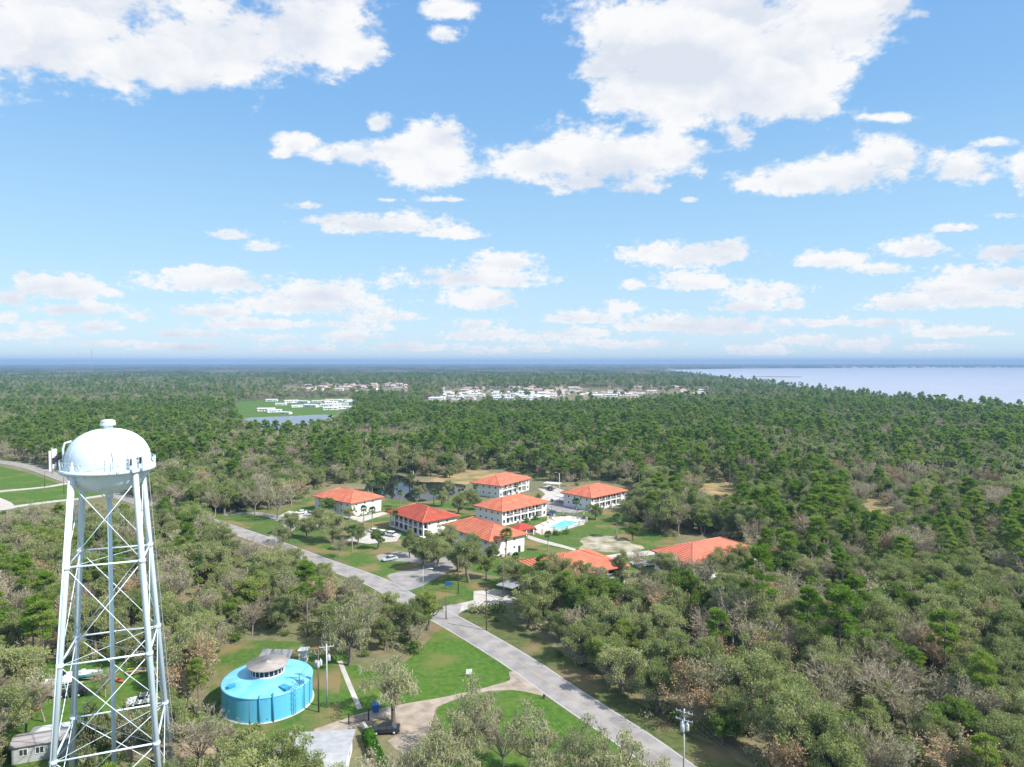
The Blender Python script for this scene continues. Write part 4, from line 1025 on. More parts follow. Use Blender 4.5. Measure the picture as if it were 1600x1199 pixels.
#@@TREES@@
# ------------------------------------------------------------------ trees
def tris_at(ctr, size, rs, up=0.0, elong=1.0, dirs=None):
    n = len(ctr)
    a = dirs if dirs is not None else rs.randn(n, 3)
    a = a / (np.linalg.norm(a, axis=1)[:, None] + 1e-9)
    b = rs.randn(n, 3); b[:, 2] *= (1 - up); b -= (b * a).sum(1)[:, None] * a; b /= (np.linalg.norm(b, axis=1)[:, None] + 1e-9)
    s = (size * (.65 + .7 * rs.rand(n)))[:, None] if np.ndim(size) == 0 else size[:, None]
    return np.stack([ctr + a * s * elong, ctr - a * s * .5 * elong + b * s * .6, ctr - a * s * .5 * elong - b * s * .6], 1).reshape(-1, 3)

def tube_np(pts, rs_, n=5):
    b = MB(); b.tube(pts, rs_, n, cap=False)
    V = np.array(b.v); T = []
    for f in b.f: T.append((f[0], f[1], f[2])); T.append((f[0], f[2], f[3]))
    return V, np.array(T)

class Arr:
    def __init__(s): s.V = []; s.T = []; s.mi = []; s.ti = []; s.n = 0
    def add(s, V, T, mi, tint):
        s.V.append(V); s.T.append(T + s.n); s.mi.append(np.full(len(T), mi)); s.ti.append(np.broadcast_to(tint, (len(V),)).copy()); s.n += len(V)
    def tri(s, V, mi, tint):
        n = len(V) // 3; s.add(V, np.arange(3 * n).reshape(-1, 3), mi, np.repeat(np.broadcast_to(tint, (n,)), 3))
    def mesh(s, name, mats): return mesh_np(name, np.concatenate(s.V), np.concatenate(s.T), mats, np.concatenate(s.mi), np.concatenate(s.ti))
def merge(name, parts):
    """parts: [(Arr, mats)] -> one mesh"""
    A = Arr(); mats = []
    for a, ms in parts:
        for i, m in enumerate(ms):
            if m not in mats: mats.append(m)
        mp = np.array([mats.index(m) for m in ms])
        V = np.concatenate(a.V); T = np.concatenate(a.T)
        A.V.append(V); A.T.append(T + A.n); A.mi.append(mp[np.concatenate(a.mi)]); A.ti.append(np.concatenate(a.ti)); A.n += len(V)
    return A.mesh(name, mats)

def clump_centres(rs, n, rx, z0, z1, low=.25):
    """uneven dome of clump centres: lobes of different reach"""
    ph = rs.rand(5) * 6.28; am = rs.rand(5) * .16 + .05; C = []
    while len(C) < n:
        d = rs.randn(3); d /= np.linalg.norm(d); d[2] = abs(d[2]) if rs.rand() > low else -abs(d[2]) * .5
        a = math.atan2(d[1], d[0]); f = 1 + sum(am[k] * math.sin((k + 1) * a + ph[k]) for k in range(5))
        u = rs.rand() ** .35 * f
        C.append([d[0] * rx * u, d[1] * rx * u, (z0 + (z1 - z0) * .35) + d[2] * (z1 - z0) * .65 * u * (1 if d[2] > 0 else .9)])
    return np.array(C)

def tree_oak(seed, H=11., Rr=5.4, ncl=60, nleaf=230, leaf=.16, mossf=.25, lod=False, drape=0.0, fill=1.0):
    rs = np.random.RandomState(seed)
    z0 = H * .30; C = clump_centres(rs, ncl, Rr * .82, z0, H * .93)
    A = Arr(); r = Rr * (.17 + .10 * rs.rand(ncl))
    for i in range(ncl):
        n = int(nleaf * fill * (.7 + .6 * rs.rand())); p = rs.randn(n, 3); p /= np.linalg.norm(p, axis=1)[:, None]
        p *= (r[i] * rs.rand(n) ** .4)[:, None]; p[:, 2] *= .62
        # twig-like radiating rows so that the clump is not a smooth ball
        p += rs.randn(n, 3) * .12
        d = p * 1.0 + rs.randn(n, 3) * .6 * r[i] + np.array([0, 0, .3 * r[i]])
        t = .25 + .6 * rs.rand()
        ismoss = rs.rand(n) < mossf * (1.3 if C[i, 2] < H * .6 else .8)
        A.tri(tris_at(C[i] + p[~ismoss], leaf, rs, elong=1.25, dirs=d[~ismoss]), 0, t)
        if ismoss.any():
            k = ismoss.sum(); dm = np.tile([0, 0, -1.], (k, 1)) + rs.randn(k, 3) * .35
            q = C[i] + p[ismoss] - np.array([0, 0, .25 * r[i] + .15]); A.tri(tris_at(q, leaf * 1.0, rs, elong=1.9 + drape, dirs=dm), 1, rs.rand())
    if not lod:
        for i in range(ncl):   # pale twigs showing through
            n = 6; d = rs.randn(n, 3); d[:, 2] = np.abs(d[:, 2]) * .6; d /= np.linalg.norm(d, axis=1)[:, None]
            L = r[i] * (1.0 + .5 * rs.rand(n)); b = np.cross(d, rs.randn(n, 3)); b /= np.linalg.norm(b, axis=1)[:, None]; b *= .035
            A.tri(np.stack([C[i] + b, C[i] - b, C[i] + d * L[:, None]], 1).reshape(-1, 3), 2, rs.rand())
    Tk = Arr(); sp = np.array([rs.randn() * .5, rs.randn() * .5, z0 * 1.05])
    V, T = tube_np([(0, 0, -.2), tuple(sp * .5 + np.array([.15, 0, 0])), tuple(sp)], [.42, .33, .27], 7); Tk.add(V, T, 0, 0)
    nb = 6 if lod else 16
    for i in list(np.argsort(-np.linalg.norm(C, axis=1)))[:nb]:
        c = C[i]; m = sp * .45 + c * .55 + np.array([rs.randn() * .4, rs.randn() * .4, -.3 + rs.randn() * .3])
        V, T = tube_np([tuple(sp * .9), tuple(m), tuple(c)], [.17, .10, .03], 4); Tk.add(V, T, 0, 0)
    return (A, [oak_leaf, moss, bare_twig]), (Tk, [bark])

def tree_bare(seed, H=10., Rr=4.2, n1=15, n2=9, n3=9, w=.045, leafy=.0, mats=None, lod=False):
    """leafless crown: limbs that fork twice and end in fans of thin twigs"""
    rs = np.random.RandomState(seed); A = Arr(); Tk = Arr()
    z0 = H * .3; sp = np.array([rs.randn() * .3, rs.randn() * .3, z0])
    V, T = tube_np([(0, 0, -.2), tuple(sp * .5), tuple(sp)], [.24, .19, .15], 6); Tk.add(V, T, 0, 0)
    for i in range(n1):
        a = rs.rand() * 6.28; e = rs.rand() ** .7; L = H * .62 * (.7 + .35 * rs.rand())
        d = np.array([math.cos(a) * (1 - e * .55) * Rr / (H * .5), math.sin(a) * (1 - e * .55) * Rr / (H * .5), .55 + .6 * e]); d /= np.linalg.norm(d)
        end = sp + d * L; mid = sp + d * L * .5 + rs.randn(3) * .25
        V, T = tube_np([tuple(sp), tuple(mid), tuple(end)], [.10, .06, .02], 3 if lod else 4); Tk.add(V, T, 0, 0)
        for j in range(n2):
            u = .35 + .65 * rs.rand(); s = sp + (end - sp) * u; dd = d + rs.randn(3) * .55; dd[2] = abs(dd[2]); dd /= np.linalg.norm(dd); l2 = L * (.22 + .25 * rs.rand()); e2 = s + dd * l2
            b = np.cross(dd, rs.randn(3)); b /= np.linalg.norm(b); b *= w * 1.2
            A.tri(np.array([s + b, s - b, e2]), 0, rs.rand())
            k = n3; q = s + (e2 - s) * (.2 + .8 * rs.rand(k))[:, None]; d3 = dd + rs.randn(k, 3) * .7; d3[:, 2] = np.abs(d3[:, 2]) * .9 + .1; d3 /= np.linalg.norm(d3, axis=1)[:, None]
            e3 = q + d3 * (.5 + .8 * rs.rand(k))[:, None]; b = np.cross(d3, rs.randn(k, 3)); b /= np.linalg.norm(b, axis=1)[:, None]; b *= w
            t = rs.rand(); A.tri(np.stack([q + b, q - b, e3], 1).reshape(-1, 3), 0, t)
            if leafy:
                k = int(leafy * 10); c = e2 + rs.randn(k, 3) * .45; A.tri(tris_at(c, .16, rs, elong=1.3), 1, rs.rand())
    return (A, mats or [bare_twig, moss]), (Tk, [bark_pale])

def tree_pine(seed, H=16., Rr=3.4, ncl=34, n=190, leaf=.16, lod=False):
    rs = np.random.RandomState(seed); A = Arr(); Tk = Arr()
    lean = rs.randn(2) * .4
    V, T = tube_np([(0, 0, -.2), (lean[0] * .4, lean[1] * .4, H * .5), (lean[0], lean[1], H * .97)], [.24, .17, .05], 6); Tk.add(V, T, 0, 0)
    for i in range(ncl):
        u = rs.rand() ** .75; z = H * (.48 + .5 * u); prof = math.sin(min(1, (1 - u) * 1.25 + .12) * math.pi / 2) ** .8
        a = i * 2.4 + rs.randn() * .4; rad = Rr * prof * (.35 + .6 * rs.rand())
        c = np.array([lean[0] * z / H + math.cos(a) * rad, lean[1] * z / H + math.sin(a) * rad, z + rad * .15])
        r = (.7 + .55 * rs.rand()) * Rr / 3.4
        k = int(n * (.7 + .5 * rs.rand())); p = rs.randn(k, 3); p /= np.linalg.norm(p, axis=1)[:, None]; p *= (r * rs.rand(k) ** .5)[:, None]; p[:, 2] *= .5
        d = p + np.array([0, 0, .5]) + rs.randn(k, 3) * .3
        A.tri(tris_at(c + p, leaf, rs, elong=1.7, dirs=d), 0, .15 + .7 * rs.rand())
        if not lod or i % 3 == 0:
            V, T = tube_np([(lean[0] * z / H, lean[1] * z / H, z - .3), tuple(c)], [.06, .02], 3); Tk.add(V, T, 0, 0)
    return (A, [pine_leaf]), (Tk, [bark])

def tree_palm(seed, H=8., lod=False):
    rs = np.random.RandomState(seed); A = Arr(); Tk = Arr()
    V, T = tube_np([(0, 0, -.1), (.15, .05, H * .5), (.2, .1, H)], [.22, .17, .2], 7); Tk.add(V, T, 0, 0)
    top = np.array([.2, .1, H]); nf = 16 if lod else 30
    for i in range(nf):
        a = i * 2.4; e = -.7 + 2.0 * (i / nf) ** .8; d = np.array([math.cos(a) * math.cos(e), math.sin(a) * math.cos(e), math.sin(e)])
        L = 1.0 + .4 * rs.rand(); c = top + d * L * .8; side = np.cross(d, [0, 0, 1]); side /= np.linalg.norm(side) + 1e-6; upv = np.cross(side, d)
        b = side * .03; A.tri(np.array([top + b, top - b, c]), 0, .6)
        k = 14; th = np.linspace(-1.5, 1.5, k); dd = np.outer(np.cos(th), d) + np.outer(np.sin(th), side) ; e3 = c + dd * (1.0 + .2 * rs.rand(k))[:, None] + np.array([0, 0, -.28]) * (np.abs(th)[:, None] * .5 + .4)
        bb = np.outer(-np.sin(th), d) + np.outer(np.cos(th), side); bb *= .09
        mid = c + dd * .55
        A.tri(np.stack([mid + bb, mid - bb, e3], 1).reshape(-1, 3), 0, rs.rand()); A.tri(np.stack([mid + bb, np.broadcast_to(c, mid.shape), mid - bb], 1).reshape(-1, 3), 0, rs.rand())
    return (A, [palm_leaf]), (Tk, [bark_pale])

def tree_shrub(seed, H=2., Rr=1.6, n=500, leaf=.2, m=None):
    rs = np.random.RandomState(seed); A = Arr()
    for i in range(7):
        c = rs.randn(3) * [Rr * .5, Rr * .5, H * .2] + [0, 0, H * .45]; k = n // 7; p = rs.randn(k, 3) * [Rr * .3, Rr * .3, H * .22]
        A.tri(tris_at(c + p, leaf, rs, elong=1.3), 0, rs.rand())
    return (A, [m or shrub_leaf])

def green_oak(A): return (A[0][0], [oak_green, moss, bare_twig]), A[1]
KINDS = {}
def reg(kind, near, far):
    lst = []
    for (cr, tk) in near:
        lst.append((cr[0].mesh(kind + '_crown', cr[1]), tk[0].mesh(kind + '_trunk', tk[1]), merge(kind, [cr, tk])))
    fl = [merge(kind + '_far', [cr, tk]) for cr, tk in far]
    KINDS[kind] = (lst, fl)
reg('oak_tree', [tree_oak(10 + i, H=(10.5, 11.5, 9.5, 12, 10)[i], Rr=(5.6, 5.0, 5.2, 6.0, 4.6)[i], mossf=(.3, .2, .42, .25, .35)[i]) for i in range(5)],
    [tree_oak(30 + i, ncl=34, nleaf=60, leaf=.42, mossf=.3, lod=True) for i in range(4)])
reg('green_tree', [green_oak(tree_oak(50 + i, H=9.5 + i, Rr=4.3, mossf=.03)) for i in range(3)], [green_oak(tree_oak(60 + i, ncl=30, nleaf=60, leaf=.42, mossf=.0, lod=True)) for i in range(2)])
reg('bare_tree', [tree_bare(70 + i, H=9.5 + (i % 3), leafy=(0, .5, 0, .8, .3)[i], n1=(14, 16, 18, 14, 15)[i]) for i in range(4)] , [tree_bare(90 + i, n1=12, n2=7, n3=7, w=.09, lod=True) for i in range(3)])
reg('rusty_tree', [tree_bare(110 + i, H=9.5, leafy=1.6, mats=[bare_twig, rust_twig]) for i in range(2)], [tree_bare(120 + i, n1=9, n2=6, n3=5, w=.11, leafy=.5, mats=[bare_twig, rust_twig], lod=True) for i in range(1)])
reg('pine_tree', [tree_pine(130 + i, H=15 + i) for i in range(4)], [tree_pine(140 + i, ncl=24, n=55, leaf=.42, lod=True) for i in range(3)])
reg('palm_tree', [tree_palm(150 + i, H=7.0) for i in range(3)], [tree_palm(160, lod=True)])
reg('mossy_tree', [tree_oak(170 + i, H=12., Rr=5.6, ncl=34, nleaf=150, mossf=.6, drape=1.2, fill=.8, leaf=.145) for i in range(3)], [tree_oak(180, ncl=20, nleaf=24, leaf=.5, mossf=.6, lod=True)])
NOMR = dict(oak_tree=5.6, green_tree=4.6, bare_tree=4.4, rusty_tree=4.4, pine_tree=3.4, palm_tree=2.2, mossy_tree=5.4)
NOMH = dict(oak_tree=11, green_tree=10.5, bare_tree=10.5, rusty_tree=10, pine_tree=16, palm_tree=8.2, mossy_tree=12)

# places that the photograph shows free of trees (photo pixels)
CLEAR = [
 [(340, 1015), (405, 998), (470, 1000), (540, 1018), (600, 1042), (650, 1020), (692, 980), (650, 945), (586, 908), (492, 872), (478, 862), (470, 845), (400, 838), (345, 818), (345, 806), (430, 796), (478, 775), (500, 762), (545, 756), (578, 748), (620, 741), (700, 748), (730, 735), (780, 734), (850, 745), (890, 762), (935, 750), (990, 760), (975, 800), (1000, 822), (1022, 840), (1100, 838), (1180, 850), (1160, 884), (1085, 885), (1020, 890), (970, 895), (905, 872), (850, 862), (800, 880), (800, 905), (776, 936), (720, 948), (760, 962), (900, 1042), (1010, 1110), (1165, 1199), (1165, 1330), (480, 1330), (482, 1160), (420, 1140), (338, 1122)],
 [(30, 1085), (60, 1062), (130, 1040), (215, 1040), (262, 1050), (270, 1112), (240, 1128), (180, 1140), (110, 1150), (90, 1165), (80, 1330), (5, 1330), (0, 1165), (35, 1135)],
 [(-60, 716), (0, 717), (60, 727), (115, 748), (200, 775), (250, 788), (200, 788), (150, 782), (20, 795), (-60, 805)],
 [(368, 628), (470, 623), (552, 622), (548, 638), (500, 652), (440, 656), (395, 655), (372, 645)],
 [(1090, 772), (1098, 755), (1150, 758), (1148, 772)], [(1352, 800), (1362, 776), (1392, 790), (1390, 806)],
 [(270, 1165), (300, 1152), (345, 1160), (345, 1180), (290, 1190)],
]
HALF = [[(440, 596), (640, 596), (640, 611), (440, 611)], [(660, 616), (840, 612), (1000, 614), (1000, 624), (840, 626), (660, 628)], [(690, 600), (1110, 600), (1110, 616), (690, 618)]]
def inpoly(px, py, poly):
    c = np.zeros(len(px), bool); n = len(poly)
    for i in range(n):
        x1, y1 = poly[i]; x2, y2 = poly[(i + 1) % n]
        if y1 == y2: continue
        k = ((y1 > py) != (y2 > py)) & (px < (x2 - x1) * (py - y1) / (y2 - y1) + x1); c ^= k
    return c
# hard surfaces and water in world space
WORLD_NO = [lake] + [[G(*q) for q in p] for p in ([(570, 760), (580, 744), (620, 738), (730, 752), (730, 768), (660, 788), (590, 775)], [(380, 668), (376, 655), (440, 649), (535, 650), (520, 666), (430, 690)])]
ROADN = np.array(ROAD)
def scatter(y0, y1, cell, rs, spread=.84):
    gy = np.arange(y0, y1, cell * .93); P_ = []
    for j, y in enumerate(gy):
        w = y * spread + 25; xs = np.arange(-w, w, cell) + (j % 2) * cell / 2; P_.append(np.stack([xs, np.full(len(xs), y)], 1))
    Q = np.concatenate(P_); Q += rs.uniform(-.48, .48, Q.shape) * cell
    return Q
def nz2(Q, s, o=0):
    """smooth pseudo noise 0..1 from rotated sines"""
    x, y = Q[:, 0] / s, Q[:, 1] / s; v = 0; a = 1; tot = 0
    for k in range(4):
        th = 1.3 * k + o; u = x * math.cos(th) + y * math.sin(th); w = -x * math.sin(th) + y * math.cos(th)
        v = v + a * np.sin(u * (1.6 ** k) * 2 + o * 7 + 1.7 * np.sin(w * (1.6 ** k) + o + k)) ; tot += a; a *= .75
    return .5 + .5 * v / tot * 1.5
rs = np.random.RandomState(42)
def classify(Q, rs):
    px, py = P(Q[:, 0], Q[:, 1], np.full(len(Q), 6.0))
    n = len(Q); w = np.zeros((n, 6))      # oak green bare rusty pine palm
    w[:] = (.44, .12, .33, .04, .06, .02)
    def setw(m, v): w[m] = v
    setw((px > 540) & (py < 700), (.17, .10, .26, .02, .52, .00))
    setw((px > 540) & (py >= 700) & (py < 765), (.40, .11, .21, .03, .23, .02))
    setw((px <= 540) & (py > 630) & (py < 740), (.24, .10, .28, .02, .40, .00))
    setw((px <= 400) & (py >= 740) & (py < 950), (.34, .22, .26, .02, .13, .03))
    setw((py < 628) , (.28, .14, .42, .03, .14, .0))
    setw((px > 1250) & (py > 800) & (py < 900), (.25, .10, .25, .03, .38, .02))
    setw((px > 760) & (px < 1000) & (py > 905) & (py < 1040), (.42, .40, .13, .03, .0, .04))
    a, b = nz2(Q, 28, .3), nz2(Q, 45, 1.9)
    w[:, 2] *= (.25 + 1.6 * a); w[:, 4] *= (.15 + 2.0 * b ** 1.5); w[:, 0] *= (1.3 - .6 * a); w[:, 1] *= .4 + 1.2 * nz2(Q, 20, 3.1)
    big = nz2(Q, 150, 2.7); w[:, 4] *= .35 + 1.3 * big; w[:, 2] *= 1.7 - 1.2 * big; w[:, 0] *= 1.3 - .5 * big
    w[:, 5] *= 2 * nz2(Q, 30, 5.) ** 2
    c = np.cumsum(w, 1); c /= c[:, -1:]
    return (rs.rand(n)[:, None] > c).sum(1)
names = ['oak_tree', 'green_tree', 'bare_tree', 'rusty_tree', 'pine_tree', 'palm_tree']
TREES = []   # kind, x, y, scale, rot, manual label
def fill(y0, y1, cell, sc, strict=True):
    Q = scatter(y0, y1, cell, rs); k = classify(Q, rs); s = sc * rs.uniform(.62, 1.22, len(Q)) * (.85 + .35 * nz2(Q, 33, 4.4))
    s = np.where(k == 4, s * .98, s)
    Hn = np.array([NOMH[n] for n in names])[k] * s; Rn = np.array([NOMR[n] for n in names])[k] * s * .8
    keep = np.ones(len(Q), bool)
    for p in WORLD_NO: keep &= ~inpoly(Q[:, 0], Q[:, 1], p)
    for poly in CLEAR:
        for f, g in ((.98, 0), (.65, -1), (.65, 1), (.65, 0), (.4, -.8), (.4, .8), (0, 0)):
            px, py = P(Q[:, 0] + g * Rn, Q[:, 1], Hn * f); keep &= ~inpoly(px, py, poly)
    for poly in HALF:
        px, py = P(Q[:, 0], Q[:, 1], Hn * .8); keep &= ~(inpoly(px, py, poly) & (rs.rand(len(Q)) < .95))
    if y0 < 600:
        d = np.min(np.hypot(Q[:, 0, None] - ROADN[None, :, 0], Q[:, 1, None] - ROADN[None, :, 1]), 1) if len(Q) < 60000 else 99
        keep &= d > 5.2
    r_ = rs.rand(len(Q)) * 6.28
    for i in np.nonzero(keep)[0]: TREES.append((names[k[i]], Q[i, 0], Q[i, 1], s[i], r_[i], None))
fill(74, 330, 5.8, .86)
fill(330, 900, 6.6, .88)
fill(900, 1500, 9.2, .95)
fill(1500, 2700, 12, 1.15)

DESC0 = dict(oak_tree='live oak', bare_tree='leafless tree', green_tree='green tree')
def man(kind, base, s, label, rot=None):
    x, y = G(*base); TREES.append((kind, x, y, s, R.random() * 6.28 if rot is None else rot, label))
man('mossy_tree', (615, 1128), 1.0, 'mossy oak with thin hanging grey crown over the black sedan')
man('mossy_tree', (545, 1040), 1.05, 'large mossy oak with a pale trunk at the edge of the woods right of the blue tank')
man('mossy_tree', (738, 1192), 1.0, 'mossy oak with twisted limbs at the bottom, left of the road')
man('mossy_tree', (695, 1228), .95, 'mossy oak at the bottom edge right of the gravel drive')
man('bare_tree', (788, 1215), 1.0, 'thin twiggy tree on the lower lawn, left of the road')
man('mossy_tree', (846, 1228), .95, 'mossy oak on the lower lawn whose crown touches the road')
man('mossy_tree', (955, 1262), .95, 'mossy oak at the bottom edge overlapping the left lane of the road')
man('mossy_tree', (902, 1240), .85, 'sparse mossy tree beside the mossy oak on the lower lawn')
man('mossy_tree', (1015, 1290), .8, 'small mossy oak close to the road at the bottom edge')
man('mossy_tree', (668, 1272), .9, 'mossy oak at the bottom edge below the gravel loop')
man('bare_tree', (600, 1290), .9, 'bare tree at the bottom edge beside the bungalow hedge')
man('oak_tree', (440, 1275), .95, 'grey-green oak in front of the blue tank, left of the bungalow')
man('oak_tree', (385, 1262), .85, 'grey-green oak at the bottom edge between the tower and the bungalow')
man('bare_tree', (345, 1200), .7, 'leafless tree at the bottom between the tower and the blue tank')
man('oak_tree', (492, 1320), .85, 'oak at the bottom edge leaning over the bungalow roof')
man('bare_tree', (310, 1215), .9, 'leafless tree just right of the water tower legs at the bottom edge')
man('oak_tree', (15, 1105), 1.1, 'oak at the left edge beside the yard of boats')
man('bare_tree', (40, 1150), .95, 'leafless tree in the yard at the left edge, above the mobile home')
man('oak_tree', (5, 1180), 1.0, 'oak at the left edge beside the mobile home')
for bx, by, sc_, kd, lb in ((70, 1128, .8, 'bare_tree', 'yard between the kayak and the mobile home'), (150, 1200, .9, 'oak_tree', 'foot of the water tower, bottom left'), (205, 1190, .8, 'bare_tree', 'foot of the water tower, bottom middle'), (262, 1172, .75, 'oak_tree', 'foot of the right tower leg'), (30, 1085, .8, 'bare_tree', 'left edge beside the white boat'), (165, 1090, .55, 'bare_tree', 'middle of the tower yard'),
        (610, 752, .75, 'oak_tree', 'far bank of the dark pond, left'), (585, 756, .8, 'green_tree', 'far bank of the dark pond, leftmost'), (655, 776, .6, 'oak_tree', 'near bank of the dark pond, middle'), (700, 772, .6, 'oak_tree', 'near bank of the dark pond, right'), (735, 790, .65, 'oak_tree', 'left corner of the central condo'), (990, 845, .6, 'green_tree', 'edge of the sandy patch'), (930, 812, .55, 'oak_tree', 'lawn right of the pool'), (560, 852, .65, 'oak_tree', 'lawn left of the three white cars'), (530, 872, .7, 'bare_tree', 'verge of the main road below the rounded oak'), (440, 850, .7, 'oak_tree', 'verge of the main road, far left')):
    man(kd, (bx, by), sc_, DESC0[kd] + ' at the ' + lb)
man('oak_tree', (640, 762), .7, 'small oak on the near bank of the dark pond')
man('green_tree', (600, 766), .7, 'bright green tree at the left end of the dark pond')
man('oak_tree', (575, 768), .8, 'oak between the leftmost condo and the dark pond')
man('oak_tree', (690, 792), .7, 'small oak behind the ridge of the dark-roofed condo')
man('oak_tree', (745, 797), .6, 'small oak left of the central condo')
man('oak_tree', (870, 752), .9, 'oak behind the small carport')
man('oak_tree', (905, 750), .9, 'oak behind the right condo building')
man('oak_tree', (545, 812), .55, 'small oak at the foot of the leftmost condo')
man('oak_tree', (455, 835), .8, 'oak between the curved drive and the main road')
man('oak_tree', (661, 890), 1.05, 'wide live oak on the island between condo entrance drives')
man('oak_tree', (733, 910), 1.15, 'broad pale live oak on the grass left of the half-hidden condo')
man('oak_tree', (700, 868), .85, 'live oak between the dark-roofed condo and the plain-walled condo')
man('oak_tree', (520, 848), .95, 'rounded live oak on the lawn left of the white cars')
man('oak_tree', (548, 842), .6, 'smaller live oak right beside the rounded oak left of the white cars')
man('green_tree', (590, 858), .6, 'small bright green tree on the lawn below the white cars')
man('green_tree', (515, 806), .75, 'bright green tree in front of the leftmost condo building')
man('oak_tree', (716, 802), .8, 'live oak between the dark-roofed condo and the central condo')
man('oak_tree', (1040, 836), 1.5, 'biggest dark live oak right of the sandy patch')
man('oak_tree', (985, 816), .95, 'live oak at the right end of the right condo building')
man('oak_tree', (1082, 825), 1.2, 'dark live oak just right of the biggest oak by the sandy patch')
man('oak_tree', (1010, 800), 1.1, 'live oak behind the biggest dark oak near the right condo')
man('bare_tree', (398, 805), 1.25, 'tall pale leafless tree left of the two by the condo lawn')
man('bare_tree', (433, 812), 1.45, 'tallest pale leafless tree with an orange tinge beside the condo lawn')
man('rusty_tree', (455, 790), 1.1, 'rust coloured tree behind the pale leafless trees')
man('pine_tree', (1310, 1085), 1.15, 'tall bright green pine standing alone in the grey woods at the lower right')
man('green_tree', (668, 985), .95, 'dark green tree at the junction corner left of the road')
man('oak_tree', (640, 1000), .8, 'live oak left of the road just above the bright lawn')
man('bare_tree', (875, 912), .8, 'leafless tree in front of the half-hidden condo roof')
man('oak_tree', (905, 930), .7, 'live oak covering the lower edge of the half-hidden condo roof')
man('green_tree', (840, 937), .65, 'bright green tree below the left end of the half-hidden condo')
man('bare_tree', (1100, 925), .9, 'leafless grey tree in front of the pinkish roof')
for bx, by, sc_, kd, lb in ((800, 918, .75, 'oak_tree', 'left end of the half-hidden condo, by the carport'), (850, 930, .7, 'bare_tree', 'lower eave of the half-hidden condo, left part'), (878, 936, .55, 'green_tree', 'middle of the half-hidden condo, towards the road'), (935, 926, .7, 'oak_tree', 'right part of the half-hidden condo roof'), (968, 915, .85, 'oak_tree', 'right end of the half-hidden condo roof'), (1000, 905, .75, 'bare_tree', 'silver car right of the half-hidden condo'),
        (1040, 905, .8, 'oak_tree', 'left corner of the pinkish roof'), (1068, 912, .8, 'bare_tree', 'near corner of the pinkish roof'), (1128, 912, .85, 'oak_tree', 'middle of the pinkish roof'), (1160, 900, .8, 'oak_tree', 'right end of the pinkish roof'), (1185, 880, .9, 'bare_tree', 'far right end of the pinkish roof'), (760, 905, .7, 'green_tree', 'plain white condo wall and the road'), (770, 880, .6, 'oak_tree', 'corner of the plain-walled condo'),
        (640, 872, .75, 'oak_tree', 'near corner of the dark-roofed condo'), (684, 884, .8, 'oak_tree', 'entrance island, right side'), (715, 892, .85, 'oak_tree', 'entrance island and the plain-walled condo'), (500, 828, .8, 'oak_tree', 'left parking lot exit'), (480, 842, .75, 'oak_tree', 'lawn edge by the main road, left'), (1060, 815, .9, 'oak_tree', 'back of the biggest dark oak'), (1100, 835, .85, 'bare_tree', 'back of the pinkish roof')):
    man(kd, (bx, by), sc_, DESC0[kd] + ' planted at the ' + lb)
man('bare_tree', (60, 835), 1.1, 'bare spreading tree at the left edge below the green field')
palms = [((790, 873), 1.15, 'tall palm beside the plain white wall of the condo left of the pool lawn'), ((963, 841), 1.0, 'palm standing alone in the grass above the sandy patch'), ((901, 808), .9, 'palm between the pool and the right condo building'),
 ((569, 822), .85, 'left palm of the pair in front of the leftmost condo'), ((581, 822), .85, 'right palm of the pair in front of the leftmost condo'), ((625, 793), .8, 'palm on the pond bank right of the leftmost condo'), ((581, 776), .9, 'palm behind the leftmost condo at the pond'),
 ((678, 790), .85, 'palm at the pond behind the dark-roofed condo'), ((652, 795), .75, 'palm by the pond left of the court'), ((744, 782), .8, 'palm against the left wall of the farthest condo'), ((806, 776), .7, 'palm by the balconies of the farthest condo'),
 ((835, 765), .85, 'palm behind the right end of the farthest condo'), ((856, 862), .75, 'palm on the lawn below the pool'), ((550, 862), 1.0, 'tall palm beside the rounded oak left of the white cars'), ((618, 828), .8, 'palm at the corner of the dark-roofed condo above the cars'),
 ((806, 898), .7, 'short palm left of the half-hidden condo'), ((850, 745), .9, 'left of the tall palms behind the farthest condo'), ((860, 745), .95, 'right of the tall palms behind the farthest condo'), ((832, 806), .5, 'short palm at the foot of the central condo'), ((862, 797), .5, 'short palm at the right end of the central condo')]
for b_, s, l in palms: man('palm_tree', b_, s, l)

